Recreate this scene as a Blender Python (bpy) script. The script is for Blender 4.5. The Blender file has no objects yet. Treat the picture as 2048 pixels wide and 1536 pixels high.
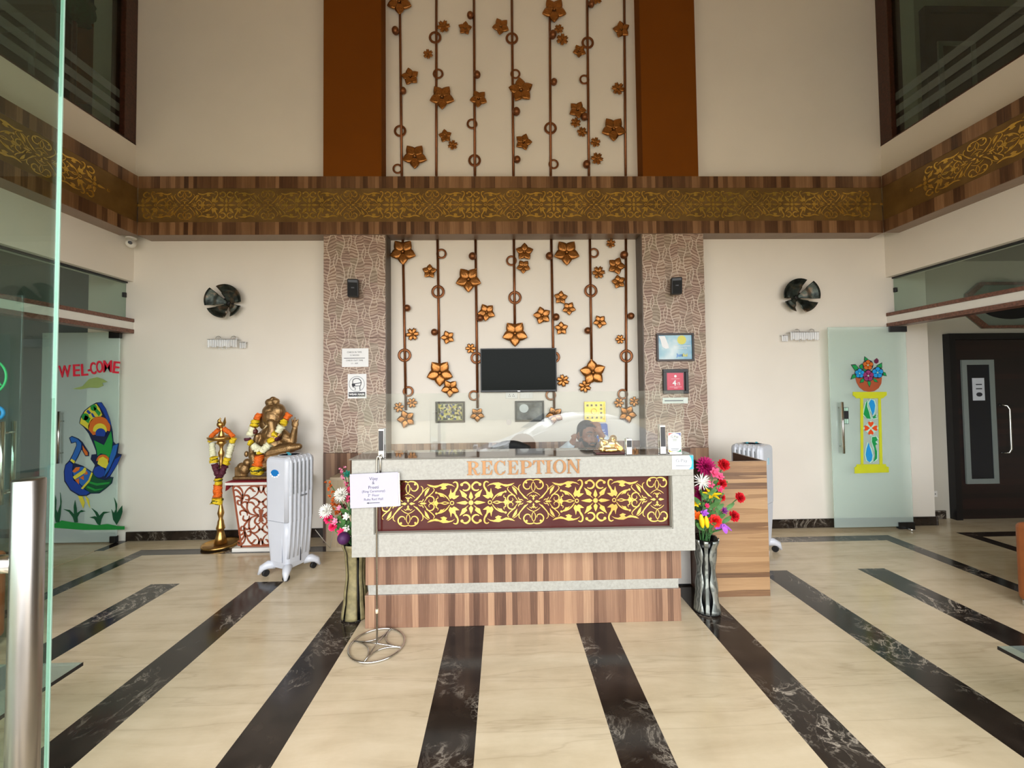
import bpy, bmesh, math, random
from mathutils import Vector, Matrix
random.seed(7)
D = bpy.data
SC = bpy.context.scene
COL = SC.collection
PI = math.pi

# ------------------------------------------------------------------ camera
CF, CPITCH, CYAW, CROLL = 797.77, math.radians(1.675), math.radians(1.245), math.radians(-0.671)
CSX, CSY = -0.75, -12.73
CAM_H = 1.5
_f = Vector((math.sin(CYAW)*math.cos(CPITCH), math.cos(CYAW)*math.cos(CPITCH), math.sin(CPITCH)))
_r0 = Vector((math.cos(CYAW), -math.sin(CYAW), 0))
_u0 = _r0.cross(_f)
_r = _r0*math.cos(CROLL) + _u0*math.sin(CROLL)
_u = -_r0*math.sin(CROLL) + _u0*math.cos(CROLL)
cam_d = D.cameras.new('camera'); cam = D.objects.new('camera', cam_d); COL.objects.link(cam)
cam.matrix_world = Matrix(((_r.x, _u.x, -_f.x, 0), (_r.y, _u.y, -_f.y, 0), (_r.z, _u.z, -_f.z, CAM_H), (0, 0, 0, 1)))
cam_d.sensor_width = 36; cam_d.lens = CF*36/2048
cam_d.shift_x = -CSX/2048; cam_d.shift_y = CSY/2048
cam_d.clip_start = 0.02; cam_d.clip_end = 200
SC.camera = cam

def _ray(px, py):
    return _f + _r*((px-1024-CSX)/CF) - _u*((py-768-CSY)/CF)
def at(px, py, Y):          # the point of the wall plane y = Y seen at a pixel of the photograph
    d = _ray(px, py); p = d*(Y/d.y); return Vector((p.x, Y, p.z+CAM_H))
def fl(px, py, z=0.0):      # the point of the horizontal plane at height z
    d = _ray(px, py); t = (z-CAM_H)/d.z; return Vector((d.x*t, d.y*t, z))
def sd(px, py, X):          # the point of the side plane x = X
    d = _ray(px, py); t = X/d.x; return Vector((X, d.y*t, d.z*t+CAM_H))

# ------------------------------------------------------------------ world, light, exposure
W = D.worlds.new('overcast_sky'); SC.world = W; W.use_nodes = True
_nt = W.node_tree; _bg = _nt.nodes['Background']
_tc = _nt.nodes.new('ShaderNodeTexCoord'); _sp = _nt.nodes.new('ShaderNodeSeparateXYZ'); _rp = _nt.nodes.new('ShaderNodeValToRGB')
_nt.links.new(_tc.outputs['Generated'], _sp.inputs[0]); _nt.links.new(_sp.outputs['Z'], _rp.inputs[0]); _nt.links.new(_rp.outputs[0], _bg.inputs[0])
_rp.color_ramp.elements[0].color = (0.93, 0.96, 1.0, 1); _rp.color_ramp.elements[1].color = (1.0, 1.0, 1.0, 1)
_bg.inputs[1].default_value = 6.7
for nm, loc, sx, sy in (('entrance_daylight', (0.165, -0.62, 1.55), 7.9, 3.1),):
    ld = D.lights.new(nm, 'AREA'); ld.shape = 'RECTANGLE'; ld.size = sx; ld.size_y = sy; ld.cycles.is_portal = True
    lo = D.objects.new(nm, ld); COL.objects.link(lo); lo.location = loc; lo.rotation_euler = (PI/2, 0, 0)
SC.view_settings.view_transform = 'Standard'; SC.view_settings.look = 'None'; SC.view_settings.gamma = 1
SC.view_settings.use_curve_mapping = False; SC.view_settings.exposure = 0.08
SC.cycles.max_bounces = 10; SC.cycles.transparent_max_bounces = 24; SC.cycles.use_denoising = True
SC.cycles.caustics_reflective = False; SC.cycles.caustics_refractive = False

# ------------------------------------------------------------------ mesh helpers
class MB:
    def __init__(s): s.b = bmesh.new(); s.uvd = None
    def _add(s, verts, faces, smooth=False, M=None):
        vs = [s.b.verts.new((M @ Vector(v)) if M else v) for v in verts]
        out = []
        for f in faces:
            try:
                fc = s.b.faces.new([vs[i] for i in f]); fc.smooth = smooth; out.append(fc)
            except ValueError: pass
        return vs, out
    def box(s, x0, x1, y0, y1, z0, z1, bev=0.0, M=None, seg=2):
        vs, fs = s._add([(x0,y0,z0),(x1,y0,z0),(x1,y1,z0),(x0,y1,z0),(x0,y0,z1),(x1,y0,z1),(x1,y1,z1),(x0,y1,z1)],
            [(3,2,1,0),(4,5,6,7),(0,1,5,4),(1,2,6,5),(2,3,7,6),(3,0,4,7)], False, M)
        if bev > 0:
            es = list({e for f in fs for e in f.edges})
            bmesh.ops.bevel(s.b, geom=es, offset=bev, segments=seg, affect='EDGES', profile=.5)
        return s
    def cyl(s, p0, p1, r0, r1=None, seg=16, cap=True):
        r1 = r0 if r1 is None else r1
        p0 = Vector(p0); p1 = Vector(p1); d = (p1-p0).normalized()
        a = d.orthogonal().normalized(); c = d.cross(a)
        vs = []
        for p, r in ((p0, r0), (p1, r1)):
            for i in range(seg):
                t = 2*PI*i/seg; vs.append(p + (a*math.cos(t)+c*math.sin(t))*r)
        fs = [(i, (i+1)%seg, seg+(i+1)%seg, seg+i) for i in range(seg)]
        v, f = s._add(vs, fs, True)
        if cap:
            for ring, rev in ((v[:seg], True), (v[seg:], False)):
                try: s.b.faces.new(ring[::-1] if rev else ring)
                except ValueError: pass
        return s
    def lathe(s, prof, c=(0,0,0), seg=24, smooth=True, sx=1.0, sy=1.0, M=None, cap=True):
        c = Vector(c); n = len(prof); vs = []
        for r, z in prof:
            for i in range(seg):
                t = 2*PI*i/seg; vs.append((c.x+r*math.cos(t)*sx, c.y+r*math.sin(t)*sy, c.z+z))
        fs = []
        for j in range(n-1):
            for i in range(seg):
                fs.append((j*seg+i, j*seg+(i+1)%seg, (j+1)*seg+(i+1)%seg, (j+1)*seg+i))
        v, f = s._add(vs, fs, smooth, M)
        if cap:
            for ring, rev in ((v[:seg], True), (v[-seg:], False)):
                try: s.b.faces.new(ring[::-1] if rev else ring)
                except ValueError: pass
        return s
    def tube(s, pts, r, seg=8, closed=False, cap=True):
        pts = [Vector(p) for p in pts]; n = len(pts)
        rs = r if isinstance(r, (list, tuple)) else [r]*n
        rings = []; prev = None
        for i, p in enumerate(pts):
            if closed: d = pts[(i+1)%n]-pts[i-1]
            else: d = pts[min(i+1, n-1)]-pts[max(i-1, 0)]
            d.normalize()
            if prev is None: a = d.orthogonal().normalized()
            else:
                a = prev - d*prev.dot(d)
                a = a.normalized() if a.length > 1e-6 else d.orthogonal().normalized()
            prev = a; c = d.cross(a)
            rings.append([s.b.verts.new(p+(a*math.cos(2*PI*k/seg)+c*math.sin(2*PI*k/seg))*rs[i]) for k in range(seg)])
        m = n if closed else n-1
        for i in range(m):
            A, B = rings[i], rings[(i+1)%n]
            for k in range(seg):
                try:
                    f = s.b.faces.new((A[k], A[(k+1)%seg], B[(k+1)%seg], B[k])); f.smooth = True
                except ValueError: pass
        if cap and not closed:
            for ring in (rings[0][::-1], rings[-1]):
                try: s.b.faces.new(ring)
                except ValueError: pass
        return s
    def ball(s, c, r, seg=12, rings=8, M=None):
        rx, ry, rz = r if isinstance(r, (list, tuple)) else (r, r, r)
        c = Vector(c); vs = [(c.x, c.y, c.z-rz)]; fs = []
        for j in range(1, rings):
            ph = -PI/2 + PI*j/rings
            for i in range(seg):
                t = 2*PI*i/seg; vs.append((c.x+rx*math.cos(ph)*math.cos(t), c.y+ry*math.cos(ph)*math.sin(t), c.z+rz*math.sin(ph)))
        vs.append((c.x, c.y, c.z+rz)); L = len(vs)-1
        for i in range(seg): fs.append((0, 1+(i+1)%seg, 1+i)); fs.append((L, L-seg+i, L-seg+(i+1)%seg))
        for j in range(rings-2):
            for i in range(seg):
                a = 1+j*seg; fs.append((a+i, a+(i+1)%seg, a+seg+(i+1)%seg, a+seg+i))
        s._add(vs, fs, True, M); return s
    def prism(s, poly, M, th, smooth=False):
        """polygon (u,v) extruded by th along local z; M maps local to world"""
        n = len(poly)
        area = sum(poly[i][0]*poly[(i+1)%n][1]-poly[(i+1)%n][0]*poly[i][1] for i in range(n))
        if area < 0: poly = poly[::-1]
        vs = [M @ Vector((u, v, th)) for u, v in poly] + [M @ Vector((u, v, 0)) for u, v in poly]
        v = [s.b.verts.new(p) for p in vs]
        try:
            s.b.faces.new(v[:n]); s.b.faces.new(v[n:][::-1])
            for i in range(n): s.b.faces.new((v[n+i], v[n+(i+1)%n], v[(i+1)%n], v[i]))
        except ValueError: pass
        return s
    def build(s, name, mat, parent=None, loc=None, kind=None, fix=True):
        if fix: bmesh.ops.recalc_face_normals(s.b, faces=s.b.faces)
        me = D.meshes.new(name); s.b.to_mesh(me); s.b.free()
        return mk(name, me, mat, parent, loc, kind)

def mk(name, me, mat, parent=None, loc=None, kind=None):
    if mat is not None and not me.materials: me.materials.append(mat)
    o = D.objects.new(name, me); COL.objects.link(o)
    if parent is not None:
        o.parent = parent
        if loc is None:
            w = wl(parent); loc = (-w.x, -w.y, -w.z)
    if loc is not None: o.location = loc
    if kind: o['kind'] = kind
    return o
def wl(o):                                   # world location of an unrotated chain
    v = Vector(o.location)
    while o.parent: o = o.parent; v = v + o.location
    return v
def tag(o, label, cat, group=None, kind=None):
    o['label'] = label; o['category'] = cat
    if group: o['group'] = group
    if kind: o['kind'] = kind
    return o
def thing(name, label, cat, loc=(0,0,0), rot=0.0, group=None):
    o = D.objects.new(name, None); COL.objects.link(o); o.location = loc; o.rotation_euler = (0, 0, rot); o.empty_display_size = .1
    return tag(o, label, cat, group)
def struct(name, mb, mat, parent=None, **k):
    o = mb.build(name, mat, parent, **k); o['kind'] = 'structure'; return o
def dup(o, parent=None, loc=None):
    c = o.copy(); COL.objects.link(c)
    if parent is not None: c.parent = parent
    if loc is not None: c.location = loc
    for ch in list(o.children): dup(ch, c)
    return c
def FR(x, y, z):                             # local (u,v,w) -> world: u right, v up, w towards the viewer (-y)
    return Matrix(((1,0,0,x),(0,0,-1,y),(0,1,0,z),(0,0,0,1)))
def text(body, size, c, mat, parent, name='lettering', M=None, ext=.0008, align='CENTER', bold=0.0, shear=0.0, sx=1.0, w=None):
    cu = D.curves.new('t', 'FONT'); cu.body = body; cu.size = size; cu.align_x = align; cu.align_y = 'CENTER'
    cu.extrude = ext; cu.resolution_u = 3; cu.offset = bold; cu.shear = shear
    o = D.objects.new('t', cu); COL.objects.link(o)
    dg = bpy.context.evaluated_depsgraph_get()
    me = D.meshes.new_from_object(o.evaluated_get(dg)); D.objects.remove(o); D.curves.remove(cu)
    if w: xs_ = [v.co.x for v in me.vertices]; sx = w/(max(xs_)-min(xs_))
    me.transform((M if M is not None else FR(*c)) @ Matrix.Diagonal((sx, 1, 1, 1)))
    me.materials.clear(); return mk(name, me, mat, parent)
def fuse(mb, voxel, smooth=4):               # weld overlapping solids into one continuous skin
    me = D.meshes.new('f'); mb.b.to_mesh(me); mb.b.free()
    o = D.objects.new('f', me); COL.objects.link(o)
    m = o.modifiers.new('r', 'REMESH'); m.mode = 'VOXEL'; m.voxel_size = voxel; m.use_smooth_shade = True
    if smooth:
        k = o.modifiers.new('s', 'SMOOTH'); k.iterations = smooth; k.factor = .5
    dg = bpy.context.evaluated_depsgraph_get()
    out = D.meshes.new_from_object(o.evaluated_get(dg)); D.objects.remove(o); D.meshes.remove(me)
    for p in out.polygons: p.use_smooth = True
    out.materials.clear()
    return out
def cap(mb, p0, p1, r0, r1, seg=12):         # tapered limb with round ends
    mb.cyl(p0, p1, r0, r1, seg); mb.ball(p0, r0, seg, 8); mb.ball(p1, r1, seg, 8)

# ------------------------------------------------------------------ materials
def s2l(c):
    return tuple(((x/255)/12.92 if x/255 <= .04045 else ((x/255+.055)/1.055)**2.4) for x in c) + (1,)
class NT:
    def __init__(s, name):
        s.m = D.materials.new(name); s.m.use_nodes = True; s.t = s.m.node_tree; s.n = s.t.nodes; s.p = s.n['Principled BSDF']; s.out = s.n['Material Output']
    def N(s, typ, **k):
        n = s.n.new(typ)
        for a, v in k.items(): setattr(n, a, v)
        return n
    def L(s, a, b): s.t.links.new(a, b)
    def math(s, op, a, b=None, c=None):
        n = s.N('ShaderNodeMath', operation=op)
        for i, v in enumerate((a, b, c)):
            if v is None: continue
            if isinstance(v, (int, float)): n.inputs[i].default_value = v
            else: s.L(v, n.inputs[i])
        return n.outputs[0]
    def obj(s, scale=(1,1,1)):
        tc = s.N('ShaderNodeTexCoord'); mp = s.N('ShaderNodeMapping'); mp.inputs['Scale'].default_value = scale
        s.L(tc.outputs['Object'], mp.inputs[0]); return mp.outputs[0]
    def noise(s, vec, scale, detail=4, rough=.5, dist=0.0):
        n = s.N('ShaderNodeTexNoise'); n.inputs['Scale'].default_value = scale; n.inputs['Detail'].default_value = detail
        n.inputs['Roughness'].default_value = rough; n.inputs['Distortion'].default_value = dist; s.L(vec, n.inputs['Vector']); return n.outputs[0]
    def ramp(s, fac, stops, interp='LINEAR'):
        r = s.N('ShaderNodeValToRGB'); cr = r.color_ramp; cr.interpolation = interp
        while len(cr.elements) < len(stops): cr.elements.new(.5)
        for e, (p, c) in zip(cr.elements, stops): e.position = p; e.color = c if len(c) == 4 else s2l(c)
        s.L(fac, r.inputs[0]); return r.outputs[0]
    def mix(s, fac, a, b, mode='MIX'):
        n = s.N('ShaderNodeMix', data_type='RGBA', blend_type=mode)
        for i, v in ((0, fac), (6, a), (7, b)):
            if isinstance(v, (int, float)): n.inputs[i].default_value = v
            elif isinstance(v, tuple): n.inputs[i].default_value = v
            else: s.L(v, n.inputs[i])
        return n.outputs[2]
    def bump(s, h, st=.2, d=.01):
        b = s.N('ShaderNodeBump'); b.inputs['Strength'].default_value = st; b.inputs['Distance'].default_value = d
        s.L(h, b.inputs['Height']); s.L(b.outputs[0], s.p.inputs['Normal'])
    def base(s, c):
        if isinstance(c, tuple): s.p.inputs['Base Color'].default_value = c
        else: s.L(c, s.p.inputs['Base Color'])
        return s
    def set(s, **k):
        for a, v in k.items(): s.p.inputs[a.replace('_', ' ')].default_value = v
        return s
def plain(name, rgb, rough=.5, metal=0.0, var=.06, scale=14, bump=0.0, coat=0.0, spec=.5):
    t = NT(name); c = s2l(rgb); v = t.obj()
    n = t.noise(v, scale, 3)
    lo = tuple(x*(1-var) for x in c[:3])+(1,); hi = tuple(min(1, x*(1+var)) for x in c[:3])+(1,)
    t.base(t.ramp(n, [(.3, lo), (.7, hi)])); t.set(Roughness=rough, Metallic=metal, Coat_Weight=coat, Specular_IOR_Level=spec)
    if bump: t.bump(t.noise(v, scale*6, 2), bump, .003)
    return t.m
def glass(name, tint, extra=0.0, ior=1.5, dif=(.8, .9, .86, 1)):
    t = NT(name); t.n.remove(t.p)
    tr = t.N('ShaderNodeBsdfTransparent'); tr.inputs[0].default_value = tint
    gl = t.N('ShaderNodeBsdfGlossy'); gl.inputs['Roughness'].default_value = 0.0
    fr = t.N('ShaderNodeFresnel'); ge = t.N('ShaderNodeNewGeometry'); io = t.N('ShaderNodeMapRange')
    io.inputs['To Min'].default_value = ior; io.inputs['To Max'].default_value = 1/ior; t.L(ge.outputs['Backfacing'], io.inputs[0]); t.L(io.outputs[0], fr.inputs[0])
    mx = t.N('ShaderNodeMixShader'); t.L(fr.outputs[0], mx.inputs[0]); t.L(tr.outputs[0], mx.inputs[1]); t.L(gl.outputs[0], mx.inputs[2])
    last = mx
    if extra:
        df = t.N('ShaderNodeBsdfDiffuse'); df.inputs[0].default_value = dif
        m2 = t.N('ShaderNodeMixShader'); m2.inputs[0].default_value = extra
        t.L(mx.outputs[0], m2.inputs[1]); t.L(df.outputs[0], m2.inputs[2]); last = m2
    t.L(last.outputs[0], t.out.inputs[0]); return t.m
def wood(name, axis, stops, fine=1.0, rough=.32, strip=.055, warp=.5):
    """striped laminate, grain along axis 'z' or 'x'"""
    t = NT(name); tc = t.N('ShaderNodeTexCoord'); sp = t.N('ShaderNodeSeparateXYZ'); t.L(tc.outputs['Object'], sp.inputs[0])
    g, a = (sp.outputs['Z'], t.math('ADD', sp.outputs['X'], sp.outputs['Y'])) if axis == 'z' else (sp.outputs['X'], sp.outputs['Z'])
    if axis == 'x': g = t.math('ADD', sp.outputs['X'], sp.outputs['Y'])
    cv = t.N('ShaderNodeCombineXYZ'); t.L(t.math('MULTIPLY', a, 1/strip), cv.inputs[0]); t.L(t.math('MULTIPLY', g, .9), cv.inputs[1])
    n1 = t.noise(cv.outputs[0], .9, 2, .5, .6)
    cv2 = t.N('ShaderNodeCombineXYZ'); t.L(t.math('MULTIPLY', a, 1/strip*4), cv2.inputs[0]); t.L(t.math('MULTIPLY', g, 2.2), cv2.inputs[1])
    n2 = t.noise(cv2.outputs[0], 1.4, 5, .65, .4)
    # plank-like blocks with sudden changes of tone
    vor = t.N('ShaderNodeTexVoronoi', voronoi_dimensions='1D'); vor.inputs['Scale'].default_value = 1.0; vor.inputs['Randomness'].default_value = 1.0
    t.L(t.math('ADD', t.math('MULTIPLY', a, 1/strip*.8), t.math('MULTIPLY', n1, warp)), vor.inputs['W'])
    sc = t.N('ShaderNodeSeparateColor'); t.L(vor.outputs['Color'], sc.inputs[0])
    dk = t.math('POWER', t.math('ABSOLUTE', t.math('SUBTRACT', n2, .5)), .6)
    f = t.math('ADD', t.math('ADD', t.math('MULTIPLY', sc.outputs[0], .42), t.math('MULTIPLY', n1, .2)), t.math('ADD', t.math('MULTIPLY', n2, .36), t.math('MULTIPLY', dk, .22)))
    t.base(t.ramp(t.math('SUBTRACT', f, .03), stops)); t.set(Roughness=rough)
    return t.m
# ------------------------------------------------------------------ shared materials
WOODST = [(.24, (80,56,44)), (.38, (110,80,63)), (.52, (138,105,84)), (.66, (160,126,100)), (.82, (184,150,120))]
M = {}
M['paint'] = plain('cream_wall_paint', (233,225,213), .6, var=.025, scale=1.5, bump=.04)
M['brown'] = plain('brown_wall_paint', (118,64,10), .85, var=.04, scale=2, spec=.15)
M['dkbrown'] = plain('dark_brown_laminate', (92,78,66), .45, var=.08, scale=20)
M['woodv'] = wood('striped_laminate_upright', 'z', WOODST, strip=.032)
M['woodh'] = wood('striped_laminate_level', 'x', [(.2,(84,60,44)),(.36,(124,92,66)),(.52,(154,120,86)),(.7,(172,138,102)),(.86,(188,156,120))], strip=.036, warp=2.2)
M['woodsof'] = wood('striped_laminate_soffit', 'z', [(.22,(58,36,24)),(.36,(92,62,42)),(.52,(122,88,60)),(.7,(150,112,80)),(.86,(178,140,104))], strip=.038)  # same laminate with its tones darkened, painting in the shade on the beam
M['sofund'] = wood('striped_laminate_underside', 'x', [(.2,(110,88,72)),(.5,(140,116,98)),(.8,(160,136,116))], strip=.09)
M['gran'] = plain('red_brown_granite', (112,74,60), .3, var=.45, scale=60)
M['grand'] = plain('dark_red_granite', (66,36,26), .3, var=.45, scale=50)
M['white'] = plain('white_laminate', (228,224,216), .4, var=.02)
M['black'] = plain('black_plastic', (18,18,20), .35, var=.1)
M['darkgrey'] = plain('dark_grey_metal', (52,52,54), .4, .3, var=.1)
M['steel'] = plain('brushed_steel', (206,204,198), .2, 1.0, var=.03)
M['chrome'] = plain('chrome', (222,222,222), .06, 1.0, var=.01)
M['gold'] = plain('polished_gold', (238,200,112), .14, 1.0, var=.05, scale=40)
M['ink'] = plain('black_ink', (42,42,50), .6, var=.02)
M['paper'] = plain('white_paper', (240,240,240), .6, var=.01)
M['glass'] = glass('clear_green_glass', (.80,.90,.86,1))
M['glassd'] = glass('door_glass', (.82,.90,.865,1), .02)
M['glassm'] = glass('milky_green_glass', (.90,.965,.935,1), .30)
M['glassu'] = glass('tinted_upper_glass', (.72,.79,.74,1))
M['glasst'] = glass('desk_screen_glass', (.95,.97,.96,1), 0.0, 1.65)
M['frost'] = glass('frosted_film', (.66,.72,.69,1), .08)

def marble_beige():
    t = NT('beige_marble'); tc = t.N('ShaderNodeTexCoord'); sp = t.N('ShaderNodeSeparateXYZ'); t.L(tc.outputs['Object'], sp.inputs[0])
    cv = t.N('ShaderNodeCombineXYZ'); t.L(t.math('MULTIPLY', sp.outputs[0], 1.1), cv.inputs[0]); t.L(t.math('MULTIPLY', sp.outputs[1], 5.5), cv.inputs[1])
    n = t.noise(cv.outputs[0], 1.6, 6, .6, .5)
    n2 = t.noise(t.obj(), 5, 5, .6)
    cv2 = t.N('ShaderNodeCombineXYZ'); t.L(t.math('MULTIPLY', sp.outputs[0], .28), cv2.inputs[0]); t.L(t.math('MULTIPLY', sp.outputs[1], 3.2), cv2.inputs[1])
    v = t.noise(cv2.outputs[0], 1.5, 5, .55, .25)
    ridge = t.math('ABSOLUTE', t.math('SUBTRACT', v, .5))
    vein = t.ramp(ridge, [(0.0, (1,1,1,1)), (.012, (.25,.25,.25,1)), (.05, (0,0,0,1))])
    c = t.ramp(t.math('ADD', t.math('MULTIPLY', n, .65), t.math('MULTIPLY', n2, .35)), [(.3, (188,170,140)), (.5, (205,188,158)), (.7, (218,202,174))])
    c = t.mix(t.math('MULTIPLY', vein, .3), c, s2l((150,128,100)))
    t.base(c); t.set(Roughness=.17, Specular_IOR_Level=.42); return t.m
def marble_black():
    t = NT('black_marble'); v = t.obj()
    n = t.noise(v, 3.5, 6, .65, 1.4); r = t.math('ABSOLUTE', t.math('SUBTRACT', n, .5))
    n3 = t.noise(v, 9, 5, .6, .8); r3 = t.math('ABSOLUTE', t.math('SUBTRACT', n3, .5))
    msk = t.noise(v, 2.4, 3); 
    ve = t.math('MULTIPLY', t.ramp(r, [(0, (1,1,1,1)), (.02, (.1,.1,.1,1)), (.05, (0,0,0,1))]), t.ramp(msk, [(.5, (0,0,0,1)), (.66, (1,1,1,1))]))
    v3 = t.math('MULTIPLY', t.ramp(r3, [(0, (1,1,1,1)), (.022, (0,0,0,1))]), t.ramp(msk, [(.5, (0,0,0,1)), (.7, (.35,.35,.35,1))]))
    b = t.ramp(t.noise(v, 6, 4), [(.3, (24,18,15)), (.7, (52,43,37))])
    c = t.mix(t.math('MULTIPLY', t.math('MINIMUM', t.math('ADD', ve, v3), 1.0), .75), b, s2l((196,184,168)))
    t.base(c); t.set(Roughness=.13, Specular_IOR_Level=.4); return t.m
def leaf_tile():
    t = NT('leaf_patterned_tile'); tc = t.N('ShaderNodeTexCoord'); sp = t.N('ShaderNodeSeparateXYZ'); t.L(tc.outputs['Object'], sp.inputs[0])
    w, lam = .070, .31
    nz = lambda sc, k: t.math('MULTIPLY', t.math('SUBTRACT', t.noise(t.obj((1,0,1)), sc, 1), .5), k)
    x = t.math('DIVIDE', t.math('ADD', sp.outputs[0], nz(7, .03)), w); z = t.math('ADD', sp.outputs[2], nz(4, .10))
    row = t.math('FLOOR', t.math('MULTIPLY', x, .5))
    s_ = t.math('MULTIPLY', t.math('SINE', t.math('ADD', t.math('MULTIPLY', z, 2*PI/lam), t.math('MULTIPLY', row, 2.3))), .27)
    def near(off, sign):
        q = t.math('DIVIDE', t.math('SUBTRACT', t.math('ADD', x, t.math('MULTIPLY', s_, sign)), off), 2)
        fr = t.math('FRACT', q); return t.math('MULTIPLY', t.math('MINIMUM', fr, t.math('SUBTRACT', 1.0, fr)), 2), t.math('FLOOR', q)
    de, ie = near(0.0, 1.0); do, io = near(1.0, -1.0)
    d = t.math('MINIMUM', de, do)
    par = t.math('MODULO', t.math('ABSOLUTE', t.math('ADD', ie, io)), 2.0); sgn = t.math('SUBTRACT', t.math('MULTIPLY', par, 2), 1.0)
    zz = t.math('ADD', t.math('DIVIDE', z, .155), t.math('ADD', t.math('MULTIPLY', ie, .37), t.math('MULTIPLY', io, .61)))
    # ends of the leaves: a cut across each cell
    zf = t.math('FRACT', t.math('ADD', zz, t.math('MULTIPLY', t.math('MULTIPLY', sgn, x), .12))); dz = t.math('MINIMUM', zf, t.math('SUBTRACT', 1.0, zf))
    cid = t.math('FRACT', t.math('MULTIPLY', t.math('SINE', t.math('ADD', t.math('MULTIPLY', ie, 12.9), t.math('ADD', t.math('MULTIPLY', io, 7.1), t.math('MULTIPLY', t.math('FLOOR', zz), 3.3)))), 43.7))
    bz = t.math('ADD', t.math('DIVIDE', z, .030), t.math('MULTIPLY', t.math('MULTIPLY', sgn, x), .55)); bz = t.math('ADD', bz, nz(16, 1.2)); bz = t.math('ADD', bz, t.math('MULTIPLY', cid, 5))
    band = t.math('FRACT', bz)
    c1 = t.ramp(cid, [(0, (186,164,144)), (.5, (168,142,126)), (1, (162,146,126))])
    c2 = t.ramp(cid, [(0, (138,110,92)), (.5, (126,98,86)), (1, (136,118,98))])
    col = t.mix(t.ramp(band, [(.28, (0,0,0,1)), (.44, (1,1,1,1)), (.78, (1,1,1,1)), (.92, (0,0,0,1))]), c1, c2)
    ln = t.math('MAXIMUM', t.ramp(d, [(.035, (1,1,1,1)), (.075, (0,0,0,1))]), t.ramp(dz, [(.012, (1,1,1,1)), (.03, (0,0,0,1))]))
    col = t.mix(t.math('MULTIPLY', ln, .7), col, s2l((216,200,182)))
    t.base(col); t.set(Roughness=.42)
    t.bump(t.ramp(d, [(.03, (0,0,0,1)), (.12, (1,1,1,1))]), .3, .004); return t.m
M['beige'] = marble_beige(); M['bmarble'] = marble_black(); M['leaftile'] = leaf_tile()

# ------------------------------------------------------------------ dimensions
Y0, YP = 4.205, 4.042              # back wall; face of the pilasters and of the beam
XL, XR = -3.833, 4.163             # side walls
GL, GR = -3.911, 4.248             # planes of the side glazing
YF = -0.55                         # entrance front
SZ0, SZ1 = 3.09, 3.692             # beam, bottom and top
LZ = 2.665                         # underside of the side lintels
WZ = 4.11                          # sill of the upper windows
CZ = 6.2

# floor: sub-base with beige slabs and black marble strips laid on it
floor = struct('floor', MB().box(-8.2, 8.4, YF-.05, 6.6, -.06, -.012), M['beige'])
_nslab = [0]
def slab(x0, x1, y0, y1, mat='beige', name='marble_slab', step=1.21):
    nx = max(1, math.ceil((x1-x0)/step-.01)); ny = max(1, math.ceil((y1-y0)/step-.01)); g = .0002
    for i in range(nx):
        for j in range(ny):
            a0 = x0+(x1-x0)*i/nx; a1 = x0+(x1-x0)*(i+1)/nx; b0 = y0+(y1-y0)*j/ny; b1 = y0+(y1-y0)*(j+1)/ny
            struct(name, MB().box(a0+g, a1-g, b0+g, b1-g, -.012, 0), M[mat], floor, loc=(0,0,0))
def strip(x0, x1, y0, y1): slab(x0, x1, y0, y1, 'bmarble', 'marble_strip', 1.6)
SX0, SP, SW = -2.787, .8094, .224
TY, BI, BO = 3.245, 3.82, 3.95
IL, OL, IR, OR = -3.365, -3.49, 3.69, 3.827
yf = YF
for k in range(8): strip(SX0+SP*k, SX0+SP*k+SW, yf, TY)
slab(IL, SX0, yf, TY)
for k in range(7): slab(SX0+SP*k+SW, SX0+SP*(k+1), yf, TY)
slab(SX0+SP*7+SW, IR, yf, TY); slab(IL, IR, TY, BI)
strip(IL, IR, BI, BO); strip(OL, IL, yf, BO); strip(IR, OR, yf, BO)
slab(OL, OR, BO, Y0); slab(GL, OL, yf, BO-.0); slab(OR, 4.27, yf, Y0); slab(-3.84, OL, BO, Y0); strip(-3.93, -3.84, BO, Y0)
# right-hand room
slab(4.27, 4.56, yf, 4.40); slab(4.56, 7.6, 3.98, 4.40); strip(4.56, 7.6, 3.86, 3.98); strip(4.56, 4.69, yf, 3.86); slab(4.69, 7.6, yf, 3.86)
# left-hand room
slab(-4.38, -3.93, yf, 4.36); slab(-7.2, -4.38, 3.98, 4.36); strip(-7.2, -4.38, 3.86, 3.98); strip(-4.51, -4.38, yf, 3.86); slab(-7.2, -4.51, yf, 3.86)

# walls
wall_back = struct('wall_back', MB().box(-4.29, 4.60, Y0, Y0+.3, 0, CZ), M['paint'])
wl_ = MB().box(XL-.2, XL, YF, Y0, LZ, WZ).box(XL-.2, XL, YF, Y0, 6.0, CZ)
wall_left = struct('wall_left', wl_, M['paint'])
wr_ = MB().box(XR, XR+.2, YF, Y0, LZ, WZ).box(XR, XR+.2, YF, Y0, 6.0, CZ)
wall_right = struct('wall_right', wr_, M['paint'])
ceiling = struct('ceiling', MB().box(-4.1, 4.4, YF-.3, Y0+.3, CZ, CZ+.15), plain('warm_cream_ceiling_paint', (232,208,168), .6, var=.03))
wf = MB().box(-4.05, 4.4, YF-.2, YF, 3.1, CZ)
wall_front = struct('wall_front', wf, M['paint'])
ground = struct('ground', MB().box(-120, 120, -250, -2.2, -.75, -.55), plain('grey_brown_paving', (166,154,132), .8, var=.12, scale=1.2))

# brown painted bands of the upper back wall (front face flush with the pilasters below)
for i, (x0, x1) in enumerate(((-1.81, -1.219), (1.476, 2.058))):
    struct('trim_%d' % (i+1), MB().box(x0, x1, YP+.004, Y0-.001, SZ1-.02, 6.0), M['brown'])
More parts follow.
